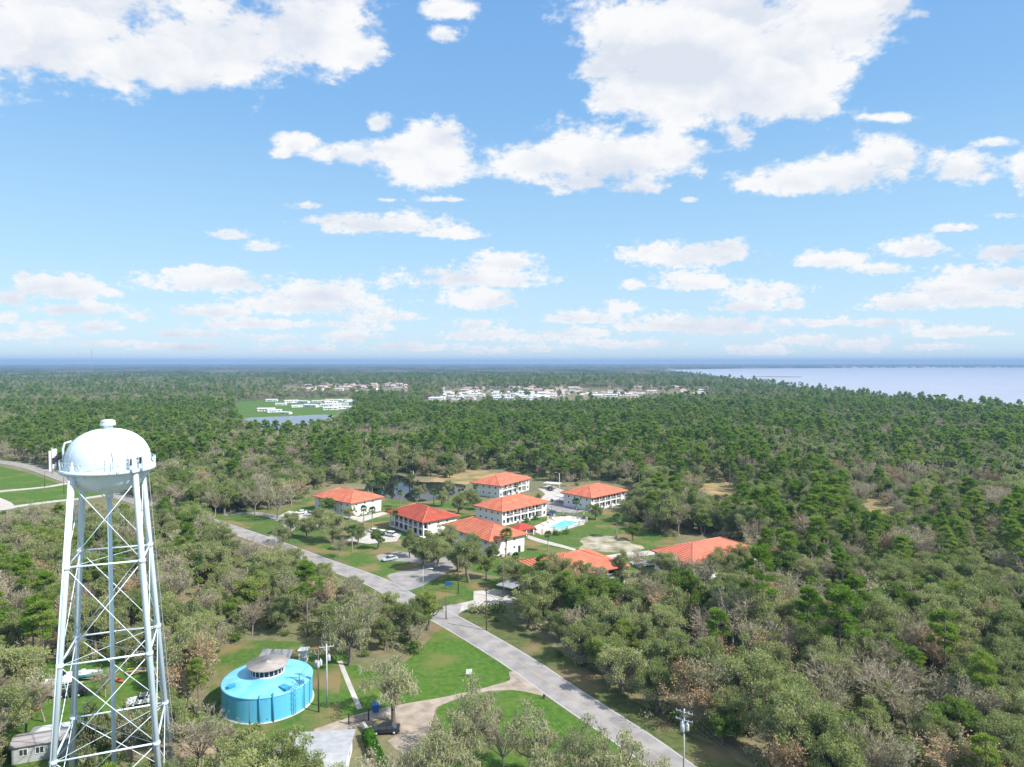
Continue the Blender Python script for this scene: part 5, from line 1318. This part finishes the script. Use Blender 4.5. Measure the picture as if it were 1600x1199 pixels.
def region(px, py):
    if px < 430: return 'in the woods behind the water tower' if py > 760 else 'in the far woods left of the condos'
    if py > 1000 and px < 780: return 'in the trees between the blue tank and the road'
    if px < 700 and py > 860: return 'in the woods left of the main road'
    if py < 745: return 'in the woods beyond the condos and pond'
    if px > 1250: return 'in the woods at the right side of the picture'
    if py > 905: return 'in the thick woods right of the main road'
    return 'in the woods around the condo grounds'
DESC = dict(oak_tree=('grey-green live oak', 'live oaks'), green_tree=('fresh green leafy tree', 'green leafy trees'), bare_tree=('grey leafless tree', 'leafless trees'), rusty_tree=('rust-tinged leafless tree', 'rust-tinged trees'), pine_tree=('tall green pine', 'pines'), palm_tree=('cabbage palm', 'palms'), mossy_tree=('oak hung with grey moss', 'mossy oaks'))
LM = [('blue storage tank', -43, 119), ('transformer pole', -33, 115), ('open shed behind the blue tank', -44, 134), ('water tower', -53, 90), ('white pickup truck', *G(226, 1100)), ('yellow slide', *G(262, 1110)), ('mobile home', *G(30, 1190)), ('white sign board by the road', *G(733, 1058)),
      ('short dark pole at the junction', *G(697, 968)), ('grey carport near the road', *G(790, 935)), ('utility pole at the bottom right', *G(1068, 1238)), ('half-hidden condo', *G(876, 905)), ('pinkish condo roof', *G(1120, 880)), ('leftmost condo', *G(530, 790)), ('right condo building', *G(960, 785)), ('lone bright pine at the lower right', *G(1310, 1085)), ('street lamp', *G(661, 929)), ('biggest oak by the sandy patch', *G(1040, 836)), ('brown clearing right of the condos', *G(1120, 765)), ('small brown clearing at the far right', *G(1370, 790)), ('pond behind the condos', *G(640, 748)), ('white motor boat', *G(95, 1074)), ('pair of pale leafless trees', *G(415, 800)), ('left green field', *G(60, 745)), ('mossy oak behind the blue tank', *G(545, 1040))]
byk = {}
for t in TREES: byk.setdefault(t[0], []).append(t)
NSTUFF = {}
for kind, lst in byk.items():
    lst.sort(key=lambda t: (t[5] is None, math.hypot(t[1], t[2])))
    near, far = KINDS[kind]; indiv = []; rest = []
    A = np.array([(t[1], t[2]) for t in lst]); px, py = P(A[:, 0], A[:, 1], np.full(len(A), 7.0 if kind != 'pine_tree' else 12.))
    for t, a, b in zip(lst, px, py):
        if len(indiv) < 300 and (t[5] or (-15 < a < 1615 and b < 1215 and t[2] < 420)): indiv.append((t, a, b))
        else: rest.append(t)
    used = {}
    for lmn, lx, ly in LM:
        best = min((i for i in range(len(indiv)) if indiv[i][0][5] is None and i not in used), key=lambda i: math.hypot(indiv[i][0][1] - lx, indiv[i][0][2] - ly), default=None)
        if best is not None and math.hypot(indiv[best][0][1] - lx, indiv[best][0][2] - ly) < 28: used[best] = lmn
    protos_k = {}
    d0, g0 = DESC[kind]
    for i, (t, a, b) in enumerate(indiv):
        v = int(t[1] * 7.3 + t[2] * 3.1) % len(near)
        grp = g0 + ' ' + region(a, b)
        lab = t[5] or (f'the {d0} standing nearest the {used[i]}' if i in used else f'{d0} {region(a, b)}'); lab = ' '.join(lab.split()[:16])
        if t[5]: grp = g0 + ' on the grounds'
        if v not in protos_k:
            r = thing(kind, lab, 'tree' if kind != 'palm_tree' else 'palm', (t[1], t[2], 0), t[4], grp)
            c = bpy.data.objects.new('crown', near[v][0]); COL.objects.link(c); c.parent = r
            k_ = bpy.data.objects.new('trunk', near[v][1]); COL.objects.link(k_); k_.parent = r
            protos_k[v] = r
        else:
            r = copy_thing(protos_k[v], (t[1], t[2], 0), t[4], label=lab, group=grp)
        hs = (.92 + .16 * ((t[1] * 13.7) % 1)); r.scale = (t[3] / hs, t[3] / hs, t[3] * hs)
    NSTUFF[kind] = rest

def instancer(name, label, meshes, pts, idx, rot, scl):
    me = bpy.data.meshes.new(name); me.from_pydata([tuple(p) for p in pts], [], [])
    a = me.attributes.new('idx', 'INT', 'POINT'); a.data.foreach_set('value', np.asarray(idx, np.int32))
    a = me.attributes.new('rotz', 'FLOAT', 'POINT'); a.data.foreach_set('value', np.asarray(rot, np.float32))
    a = me.attributes.new('scl', 'FLOAT', 'POINT'); a.data.foreach_set('value', np.asarray(scl, np.float32))
    o = bpy.data.objects.new(name, me); COL.objects.link(o); tag(o, label, None, None, 'stuff')
    ng = bpy.data.node_groups.new(name, 'GeometryNodeTree')
    ng.interface.new_socket('Geometry', in_out='INPUT', socket_type='NodeSocketGeometry'); ng.interface.new_socket('Geometry', in_out='OUTPUT', socket_type='NodeSocketGeometry')
    N = ng.nodes; Lk = ng.links
    gi = N.new('NodeGroupInput'); go = N.new('NodeGroupOutput'); iop = N.new('GeometryNodeInstanceOnPoints'); j = N.new('GeometryNodeJoinGeometry')
    srcs = []
    for m in meshes:
        so = bpy.data.objects.new(m.name + '_source', m); n = N.new('GeometryNodeObjectInfo'); n.inputs['Object'].default_value = so; n.inputs['As Instance'].default_value = True; srcs.append(n)
    for n in reversed(srcs): Lk.new(n.outputs['Geometry'], j.inputs[0])
    Lk.new(gi.outputs[0], iop.inputs['Points']); Lk.new(j.outputs[0], iop.inputs['Instance'])
    iop.inputs['Pick Instance'].default_value = True
    def na(nm, typ):
        q = N.new('GeometryNodeInputNamedAttribute'); q.data_type = typ; q.inputs['Name'].default_value = nm; return q.outputs['Attribute']
    Lk.new(na('idx', 'INT'), iop.inputs['Instance Index'])
    cx = N.new('ShaderNodeCombineXYZ'); Lk.new(na('rotz', 'FLOAT'), cx.inputs['Z']); Lk.new(cx.outputs[0], iop.inputs['Rotation'])
    Lk.new(na('scl', 'FLOAT'), iop.inputs['Scale'])
    Lk.new(iop.outputs[0], go.inputs[0])
    md = o.modifiers.new('scatter', 'NODES'); md.node_group = ng
    return o
SN = dict(oak_tree=('live_oak_woods', 'grey-green live oak woods stretching behind the condos to the horizon'), green_tree=('leafy_woods', 'fresh green trees mixed through the far woods'), bare_tree=('leafless_woods', 'grey brown leafless woods stretching to the horizon'),
          rusty_tree=('rusty_woods', 'rust-tinged trees mixed through the far woods'), pine_tree=('pine_woods', 'dense green pine woods between the condos and the lake'), palm_tree=('palm_growth', 'palms mixed through the far woods'), mossy_tree=('mossy_woods', 'more mossy oaks'))
# tall dark pines along the lake shore join the pine woods
sh = smoothline([(x, y - 25) for x, y in lake[:9]], 8)
for i in range(150):
    q = sh[int(rs.rand() * (len(sh) - 1))]; NSTUFF['pine_tree'].append(('pine_tree', q[0] + rs.randn() * 14, q[1] - abs(rs.randn()) * 25, .75 + .4 * rs.rand(), rs.rand() * 6.28, None))
for kind, rest in NSTUFF.items():
    if not rest: continue
    near, far = KINDS[kind]; ms = [n[2] for n in near] + far; pts = []; idx = []
    for t in rest:
        d = math.hypot(t[1], t[2]); pts.append((t[1], t[2], 0))
        v = int(abs(t[1] * 7.3 + t[2] * 3.1))
        idx.append(v % len(near) if d < 380 else len(near) + v % len(far))
    instancer(SN[kind][0], SN[kind][1], ms, pts, idx, [t[4] for t in rest], [t[3] for t in rest])
# undergrowth
Q = scatter(70, 420, 4.2, rs); keep = np.ones(len(Q), bool)
for p in WORLD_NO: keep &= ~inpoly(Q[:, 0], Q[:, 1], p)
for poly in CLEAR:
    for z in (0, 1.8):
        px, py = P(Q[:, 0], Q[:, 1], np.full(len(Q), z)); keep &= ~inpoly(px, py, poly)
keep &= np.min(np.hypot(Q[:, 0, None] - ROADN[None, :, 0], Q[:, 1, None] - ROADN[None, :, 1]), 1) > 6.5
Q = Q[keep & (rs.rand(len(Q)) < .7)]
instancer('undergrowth', 'low bushes and palmetto growing under the trees', [merge('shrub', [tree_shrub(200 + i)]) for i in range(3)] + [merge('shrub', [tree_shrub(210, m=moss)])],
          [(x, y, 0) for x, y in Q], rs.randint(0, 4, len(Q)), rs.rand(len(Q)) * 6.28, rs.uniform(.5, 1.3, len(Q)))
# clipped bushes near the condos
bush = merge('bush', [tree_shrub(220, H=1.4, Rr=1.1, n=420, leaf=.14, m=hedge_leaf)])
for i, (q, l) in enumerate([((838, 812), 'bush left of the pool at the foot of the central condo'), ((822, 816), 'bush beside the pool house'), ((790, 812), 'bush by the near corner of the central condo'), ((606, 800), 'round bush at the right end of the leftmost condo'), ((880, 776), 'bush island on the condo drive near the white lamp pole'), ((842, 778), 'bush island right of the farthest condo'), ((800, 782), 'bush in front of the farthest condo balconies'), ((885, 834), 'bush on the lawn below the pool'), ((868, 836), 'bush at the left foot of the pool lawn'), ((640, 795), 'bush behind the dark-roofed condo'), ((668, 800), 'second bush behind the dark-roofed condo'), ((760, 860), 'bush at the near corner of the plain-walled condo')]):
    o = bpy.data.objects.new('bush', bush); COL.objects.link(o); o.location = (*G(*q), 0); o.scale = (1.3, 1.3, 1.2); o.rotation_euler = (0, 0, i); tag(o, 'rounded green ' + l, 'bush', 'bushes on the condo grounds')

# ------------------------------------------------------------------ distant houses
HP = []
for i, (LX, LY, h, rise, wm, rm) in enumerate([(16, 10, 3, 2.2, beige, brown_roof), (14, 9, 3, 2.0, white, pink), (20, 8, 2.8, 1.2, white, white_roof), (18, 12, 3.2, 2.4, beige, pink), (26, 11, 5.5, 2.2, beige, pink)]):
    HP.append((LX, LY, h, rise, wm, rm))
hp = {}
def house(v, x, y, rz, s, label, group):
    if v not in hp:
        LX, LY, h, rise, wm, rm = HP[v]
        t = hp[v] = gable_house('house', label, 'house', (x, y), rz, LX, LY, h, rise, wm, rm, group=group)
        for f in (.2, .5, .8): window(t, LX * f, 0, 1, 1.6, 1.3, (0, -1))
        b = MB(); b.box(LX * .35 - .5, -.05, .05, LX * .35 + .5, 0, 2.1); b.build('door', dark, t)
        t.scale = (s,) * 3
    else:
        copy_thing(hp[v], (x, y, 0), rz, s, label, group)
hr = random.Random(5)
def hz(n, x0, x1, y0, y1, vs, label, group, s=1.0, rot=None):
    done = []
    for i in range(n * 6):
        if len(done) >= n: break
        q = G(hr.uniform(x0, x1), hr.uniform(y0, y1), 0)
        if any(math.hypot(q[0] - a, q[1] - b) < 17 * s for a, b in done): continue
        done.append(q); house(hr.choice(vs), q[0], q[1], hr.choice([0, .1, -.15, 1.5]) if rot is None else rot + hr.uniform(-.06, .06), s * hr.uniform(.85, 1.15), label, group)
row = [((415 + 23 * i + (i * 7) % 9, 627.5 + (i * 5) % 3 + i * .5), 2) for i in range(6)] + [((430 + 21 * i + (i * 5) % 8, 633.5 + (i * 7) % 4 + i * .4), 2) for i in range(6)] + [((402, 643), 2), ((418, 645), 2), ((436, 647), 2)] + [((505 + 14 * i, 641 - i), 2) for i in range(4)]
ORD = ['left end', 'second from the left', 'third', 'fourth', 'fifth', 'right end']
for i, (q, v) in enumerate(row):
    x, y = G(*q)
    if i < 6: lab = f'long white mobile home, {ORD[i]} of the back row on the green field'
    elif i < 12: lab = f'long white mobile home, {ORD[i - 6]} of the front row on the green field'
    elif i < 15: lab = f'white mobile home standing nearest the grey retention pond, {["left", "middle", "right"][i - 12]} one'
    else: lab = 'white mobile home at the tree edge right of the green field'
    house(v, x, y, .12 + .5 * math.sin(i * 2.1), .85 + .15 * math.sin(i * 1.7), lab, 'white mobile homes on the green field')
hz(60, 440, 640, 597, 612, [0, 1, 3], 'small tan roofed house in the distant subdivision left of the centre', 'tan houses in the distant subdivision', 1.25)
hz(50, 660, 850, 615, 626, [2, 2, 1, 2], 'white roofed mobile home beyond the pine woods', 'white mobile homes beyond the pines', 1.1)
hz(26, 850, 1000, 614, 622, [2, 1], 'white roofed mobile home beyond the pine woods, right of the centre', 'white mobile homes beyond the pines', 1.1)
hz(90, 640, 1060, 599, 615, [1, 3, 0], 'small tan or pink roofed house far beyond the pine woods', 'tan houses beyond the pines', 1.2)
hz(4, 844, 870, 603, 609, [4], 'two storey cream apartment block far beyond the pine woods', 'cream blocks beyond the pines')
hz(9, 500, 558, 626, 634, [1, 2], 'small white mobile home at the crowded right end of the green field', 'white mobile homes at the right end of the field', .8)
hz(10, 1060, 1115, 611, 618, [1, 2], 'small white house among trees near the lake shore', 'houses near the lake shore')
for i in range(44):
    u = i / 43; x, y = G(1240 + 330 * u + hr.uniform(-4, 4), 574.6); house([1, 2, 0][i % 3], x, 6900 + hr.uniform(-60, 60), hr.uniform(-.3, .3), 2.0 * hr.uniform(.7, 1.5), 'pale building on the far lake shore', 'buildings along the far lake shore')

# ------------------------------------------------------------------ distant canopy
def canopy():
    m = bpy.data.materials.new('distant_canopy'); m.use_nodes = True; n = m.node_tree; b = n.nodes['Principled BSDF']; b.inputs['Roughness'].default_value = 1; b.inputs['Specular IOR Level'].default_value = 0
    tc = n.nodes.new('ShaderNodeTexCoord')
    def nz(s, d=6, st=(1, 1, 1)):
        mp = n.nodes.new('ShaderNodeMapping'); mp.inputs['Scale'].default_value = st; n.links.new(tc.outputs['Object'], mp.inputs[0])
        t = n.nodes.new('ShaderNodeTexNoise'); t.inputs['Scale'].default_value = s; t.inputs['Detail'].default_value = d; n.links.new(mp.outputs[0], t.inputs['Vector']); return t.outputs['Fac']
    r = n.nodes.new('ShaderNodeValToRGB'); e = r.color_ramp.elements
    e[0].position, e[0].color = .38, (.025, .05, .02, 1); e[1].position, e[1].color = .60, (.13, .12, .09, 1); k = e.new(.5); k.color = (.05, .065, .035, 1)
    n.links.new(nz(.004, 9, (1, .45, 1)), r.inputs[0]); n.links.new(r.outputs[0], b.inputs['Base Color'])
    MATS['distant_canopy'] = m
    ds = [2300.]
    while ds[-1] < 17500: ds.append(ds[-1] * (1 + .0035 + (ds[-1] / 50000) * .06) + 6)
    ds = np.array(ds); az = np.radians(np.arange(-52, 52.01, .16)); D, Az = np.meshgrid(ds, az, indexing='ij')
    X = D * np.sin(Az); Y = D * np.cos(Az); Q = np.stack([X.ravel(), Y.ravel()], 1); r2 = np.random.RandomState(9)
    Z = 5 + 5 * nz2(Q, 60) + 4 * nz2(Q, 17, 2.) + r2.rand(len(Q)) * 4
    Z[np.hypot(Q[:, 0], Q[:, 1]) < 2380] = 1
    Z[inpoly(Q[:, 0], Q[:, 1], lake)] = -6
    Z[(Q[:, 1] > 17900) | (np.abs(Q[:, 0]) > 16900)] = 1
    V = np.stack([Q[:, 0], Q[:, 1], Z], 1); na, nb = D.shape
    i = np.arange((na - 1) * (nb - 1)); a = (i // (nb - 1)) * nb + i % (nb - 1)
    T = np.concatenate([np.stack([a, a + nb, a + nb + 1], 1), np.stack([a, a + nb + 1, a + 1], 1)])
    me = mesh_np('distant_woods', V, T, [m]); o = bpy.data.objects.new('distant_woods', me); COL.objects.link(o)
    tag(o, 'far woods fading to blue below the horizon', None, None, 'stuff')
    if me.polygons[0].normal.z < 0: me.flip_normals()
canopy()

# ------------------------------------------------------------------ sky dome with clouds
CLOUDS = [(-60, 50, 150, 80), (80, 62, 140, 66), (215, 92, 120, 50), (330, 62, 150, 72), (470, 48, 125, 62), (300, 128, 55, 20), (560, 82, 48, 26), (150, -10, 160, 50), (480, -20, 120, 50), (700, 12, 50, 16), (690, 55, 36, 14),
 (1075, 82, 140, 92), (985, 62, 75, 55), (940, 105, 50, 30), (960, 150, 45, 30), (1180, 140, 120, 62), (1240, 85, 85, 75), (1330, 35, 85, 55), (1050, 150, 100, 48), (1150, 212, 30, 26), (1270, 165, 45, 25), (1390, 5, 60, 25), (1432, 20, 26, 14), (1150, 20, 200, 50),
 (850, 252, 90, 32), (955, 250, 110, 46), (1045, 238, 75, 34), (910, 282, 80, 20), (1000, 292, 45, 14), (590, 190, 22, 18), (462, 224, 30, 18), (438, 240, 20, 8), (635, 235, 95, 26), (690, 215, 50, 34), (680, 268, 62, 26), (545, 240, 52, 17),
 (1330, 272, 110, 32), (1240, 284, 90, 22), (1400, 242, 55, 28), (1500, 262, 72, 28), (1180, 288, 35, 10), (1600, 270, 22, 34), (1550, 222, 30, 8), (1395, 183, 50, 7),
 (590, 352, 110, 24), (480, 322, 36, 8), (700, 366, 50, 12), (520, 345, 60, 12), (355, 367, 36, 11), (412, 386, 28, 7), (700, 312, 32, 5), (600, 313, 24, 4),
 (1080, 402, 95, 18), (1020, 395, 38, 10), (1130, 390, 45, 14), (335, 442, 100, 15), (310, 430, 50, 10), (90, 445, 60, 14), (110, 458, 70, 12), (20, 468, 28, 12), (120, 483, 70, 8), (12, 498, 16, 6), (35, 432, 16, 7),
 (500, 462, 90, 16), (510, 450, 55, 10), (480, 480, 130, 12), (330, 488, 70, 9), (218, 495, 24, 6), (600, 496, 50, 7), (740, 437, 120, 16), (790, 412, 50, 13), (750, 470, 60, 16),
 (1090, 443, 58, 13), (1190, 457, 64, 11), (1165, 480, 50, 9), (1240, 475, 22, 8), (970, 481, 28, 8), (987, 446, 18, 7), (1300, 408, 55, 11), (1430, 388, 48, 14), (1375, 421, 44, 8), (1570, 396, 60, 14), (1490, 357, 38, 8), (1575, 337, 30, 6), (1078, 311, 14, 7),
 (1560, 436, 90, 18), (1420, 476, 75, 12), (1540, 468, 110, 14), (1480, 452, 60, 14), (910, 497, 60, 9), (1050, 508, 75, 12), (1150, 512, 70, 11), (1270, 532, 60, 7), (400, 507, 80, 8), (550, 526, 50, 8), (740, 508, 40, 6), (760, 524, 70, 7), (150, 512, 40, 7), (270, 522, 35, 6), (60, 522, 50, 6), (1390, 505, 60, 6), (1480, 520, 80, 7), (900, 522, 60, 6), (1350, 545, 60, 5), (1000, 540, 80, 5), (650, 542, 70, 5), (300, 543, 60, 5), (480, 545, 60, 5), (840, 545, 50, 4), (1180, 545, 60, 5)] + [((i * 173) % 1640 - 20, 500 + (i * 37) % 52, 34 + (i * 29) % 45, 3.0 + (i * 7) % 3) for i in range(20)]
def sky_dome():
    RD = 90000.
    def pdir(px, py):
        x = (px - 800) / FPX; u = (599.5 - py) / FPX; dy = math.cos(PITCH) + u * math.sin(PITCH); dz = -math.sin(PITCH) + u * math.cos(PITCH)
        return math.atan2(x, dy), math.atan2(dz, math.hypot(x, dy))
    az0, az1, sa = -90, 90, .3
    A = np.radians(np.arange(az0, az1 + .01, sa)); E = np.radians(np.concatenate([np.arange(-1.0, 34, .16), np.arange(34, 60, 1.)]))
    AA, EE = np.meshgrid(A, E, indexing='ij')
    X = np.sin(AA) * np.cos(EE); Y = np.cos(AA) * np.cos(EE); Z = np.sin(EE)
    # work in picture-like tangent units in front, so that cloud outlines keep their drawn size
    f = np.full(AA.shape, -1.0); core = np.zeros(AA.shape); low = np.full(AA.shape, 0.0)
    Yc = np.maximum(Y * math.cos(PITCH) - Z * math.sin(PITCH), .12); U = 800 + X / Yc * FPX; V = 599.5 - (Y * math.sin(PITCH) + Z * math.cos(PITCH)) / Yc * FPX
    front = Y > .2
    rc_ = random.Random(11)
    extra = [(cx + s * rc_.uniform(1750, 2600), cy, rx * 1.6, ry * 1.2) for (cx, cy, rx, ry) in CLOUDS[::2] for s in (-1, 1)] + [(rc_.uniform(-600, 2200), -rc_.uniform(60, 900), rc_.uniform(60, 200), rc_.uniform(30, 80)) for _ in range(16)]
    for (cx, cy, rx, ry) in CLOUDS + extra:
        if cy > 380: rx, ry = rx * 1.12, ry * 1.4 + 2
        d = np.sqrt(((U - cx) / (rx * 1.05)) ** 2 + ((V - cy) / (ry * 1.05)) ** 2)
        v = 1 - d; 
        if cy > 300: v = np.where(V > cy, 1 - np.sqrt(((U - cx) / (rx * 1.05)) ** 2 + ((V - cy) / (ry * .62)) ** 2), v)
        v = v * min(1, ry / 30 + .5) + (.10 if cy > 300 else .14 if ry > 40 else .04)
        nf = np.maximum(f, v); ov = np.minimum(f, v); f = np.where(ov > -.25, nf + .22 * (ov + .25), nf)
        g = np.clip((V - (cy - ry * .2)) / (ry * 1.1), -1, 1); core = np.where(v >= f - .15, np.maximum(core, np.clip(v, 0, 1) * (g * .5 + .5)), core)
    f = np.where(front, np.clip(f, -1, 1.5), -1)
    # grey heart of the big cloud
    big = np.exp(-(((U - 1060) / 95) ** 2 + ((V - 100) / 32) ** 2)); core = np.clip(core * .7 + big * .9, 0, 1)
    me = mesh_np('sky', np.stack([X.ravel() * RD, Y.ravel() * RD, Z.ravel() * RD], 1), np.zeros((0, 3), int), []) if 0 else None
    na, nb = AA.shape; i = np.arange((na - 1) * (nb - 1)); a = (i // (nb - 1)) * nb + i % (nb - 1)
    T = np.concatenate([np.stack([a, a + nb, a + nb + 1], 1), np.stack([a, a + nb + 1, a + 1], 1)])
    m = bpy.data.materials.new('clouds'); m.use_nodes = True; n = m.node_tree; n.nodes.clear()
    me = mesh_np('sky', np.stack([X.ravel() * RD, Y.ravel() * RD, Z.ravel() * RD], 1), T, [m])
    for nm, arr in (('cover', f), ('core', core)):
        at = me.attributes.new(nm, 'FLOAT', 'POINT'); at.data.foreach_set('value', arr.ravel().astype(np.float32))
    me.polygons.foreach_set('use_smooth', np.ones(len(T), bool))
    o = bpy.data.objects.new('sky', me); COL.objects.link(o); tag(o, 'blue sky with white fair-weather clouds', None, None, 'structure')
    out = n.nodes.new('ShaderNodeOutputMaterial'); L = n.links
    tc = n.nodes.new('ShaderNodeTexCoord')
    nv = n.nodes.new('ShaderNodeVectorMath'); nv.operation = 'NORMALIZE'; L.new(tc.outputs['Object'], nv.inputs[0])
    def nz(s, d, st, rough=.55):
        mp = n.nodes.new('ShaderNodeMapping'); mp.inputs['Scale'].default_value = st; L.new(nv.outputs[0], mp.inputs[0])
        t = n.nodes.new('ShaderNodeTexNoise'); t.inputs['Scale'].default_value = s; t.inputs['Detail'].default_value = d; t.inputs['Roughness'].default_value = rough; L.new(mp.outputs[0], t.inputs['Vector']); return t.outputs['Fac']
    def math_(op, a, b=None, c=None):
        q = n.nodes.new('ShaderNodeMath'); q.operation = op
        for k, v in enumerate((a, b, c)):
            if v is None: continue
            if isinstance(v, (int, float)): q.inputs[k].default_value = v
            else: L.new(v, q.inputs[k])
        return q.outputs[0]
    at = n.nodes.new('ShaderNodeAttribute'); at.attribute_name = 'cover'; ac = n.nodes.new('ShaderNodeAttribute'); ac.attribute_name = 'core'
    n1 = nz(11, 9, (1, 1, 1.7), .6); n2 = nz(42, 6, (1, 1, 1.8), .6)
    n3 = nz(120, 5, (1, 1, 1.6), .6)
    sp_ = n.nodes.new('ShaderNodeSeparateXYZ'); L.new(nv.outputs[0], sp_.inputs[0])
    tl = n.nodes.new('ShaderNodeMapRange'); tl.inputs[1].default_value = .04; tl.inputs[2].default_value = .28; tl.inputs[3].default_value = .25; tl.inputs[4].default_value = 1; L.new(sp_.outputs['Z'], tl.inputs[0]); tl = tl.outputs[0]
    inv = math_('SUBTRACT', 1.0, tl)
    wob = math_('MULTIPLY', math_('MULTIPLY', math_('SUBTRACT', n1, .5), 2.5), tl)
    wob = math_('ADD', wob, math_('MULTIPLY', math_('SUBTRACT', n2, .5), math_('MULTIPLY_ADD', inv, 1.3, 1.3)))
    wob = math_('ADD', wob, math_('MULTIPLY', math_('SUBTRACT', n3, .5), math_('MULTIPLY_ADD', inv, 1.5, .4)))
    val = math_('ADD', at.outputs['Fac'], wob)
    mr = n.nodes.new('ShaderNodeMapRange'); mr.interpolation_type = 'SMOOTHSTEP'; mr.inputs[1].default_value = -.02; mr.inputs[2].default_value = .62; L.new(val, mr.inputs[0])
    shade = math_('ADD', math_('MULTIPLY', ac.outputs['Fac'], .7), math_('MULTIPLY', math_('SUBTRACT', .53, n1), 1.6))
    sr = n.nodes.new('ShaderNodeValToRGB'); sr.color_ramp.elements[0].position = .05; sr.color_ramp.elements[1].position = .5
    sr.color_ramp.elements[0].color = (1.0, 1.0, 1.0, 1); sr.color_ramp.elements[1].color = (.76, .81, .90, 1); L.new(shade, sr.inputs[0])
    em = n.nodes.new('ShaderNodeEmission'); em.inputs[1].default_value = .55; L.new(sr.outputs[0], em.inputs[0])
    tr = n.nodes.new('ShaderNodeBsdfTransparent'); mx = n.nodes.new('ShaderNodeMixShader')
    L.new(math_('MULTIPLY', mr.outputs[0], .97), mx.inputs[0]); L.new(tr.outputs[0], mx.inputs[1]); L.new(em.outputs[0], mx.inputs[2]); L.new(mx.outputs[0], out.inputs[0])
    try: m.cycles.emission_sampling = 'NONE'
    except Exception: pass
sky_dome()

# ------------------------------------------------------------------ haze
b = MB(); b.box(-18000, -1800, -7., 18000, 18500, 110.)
hz_o = b.build('haze', [])
hm = bpy.data.materials.new('haze'); hm.use_nodes = True; n = hm.node_tree; n.nodes.clear(); out = n.nodes.new('ShaderNodeOutputMaterial'); v = n.nodes.new('ShaderNodeVolumePrincipled')
v.inputs['Density'].default_value = 1.3e-4; v.inputs['Color'].default_value = (.34, .53, .82, 1); v.inputs['Anisotropy'].default_value = 0
n.links.new(v.outputs[0], out.inputs['Volume']); hz_o.data.materials.append(hm)
tag(hz_o, 'thin blue haze over the far woods', None, None, 'stuff')
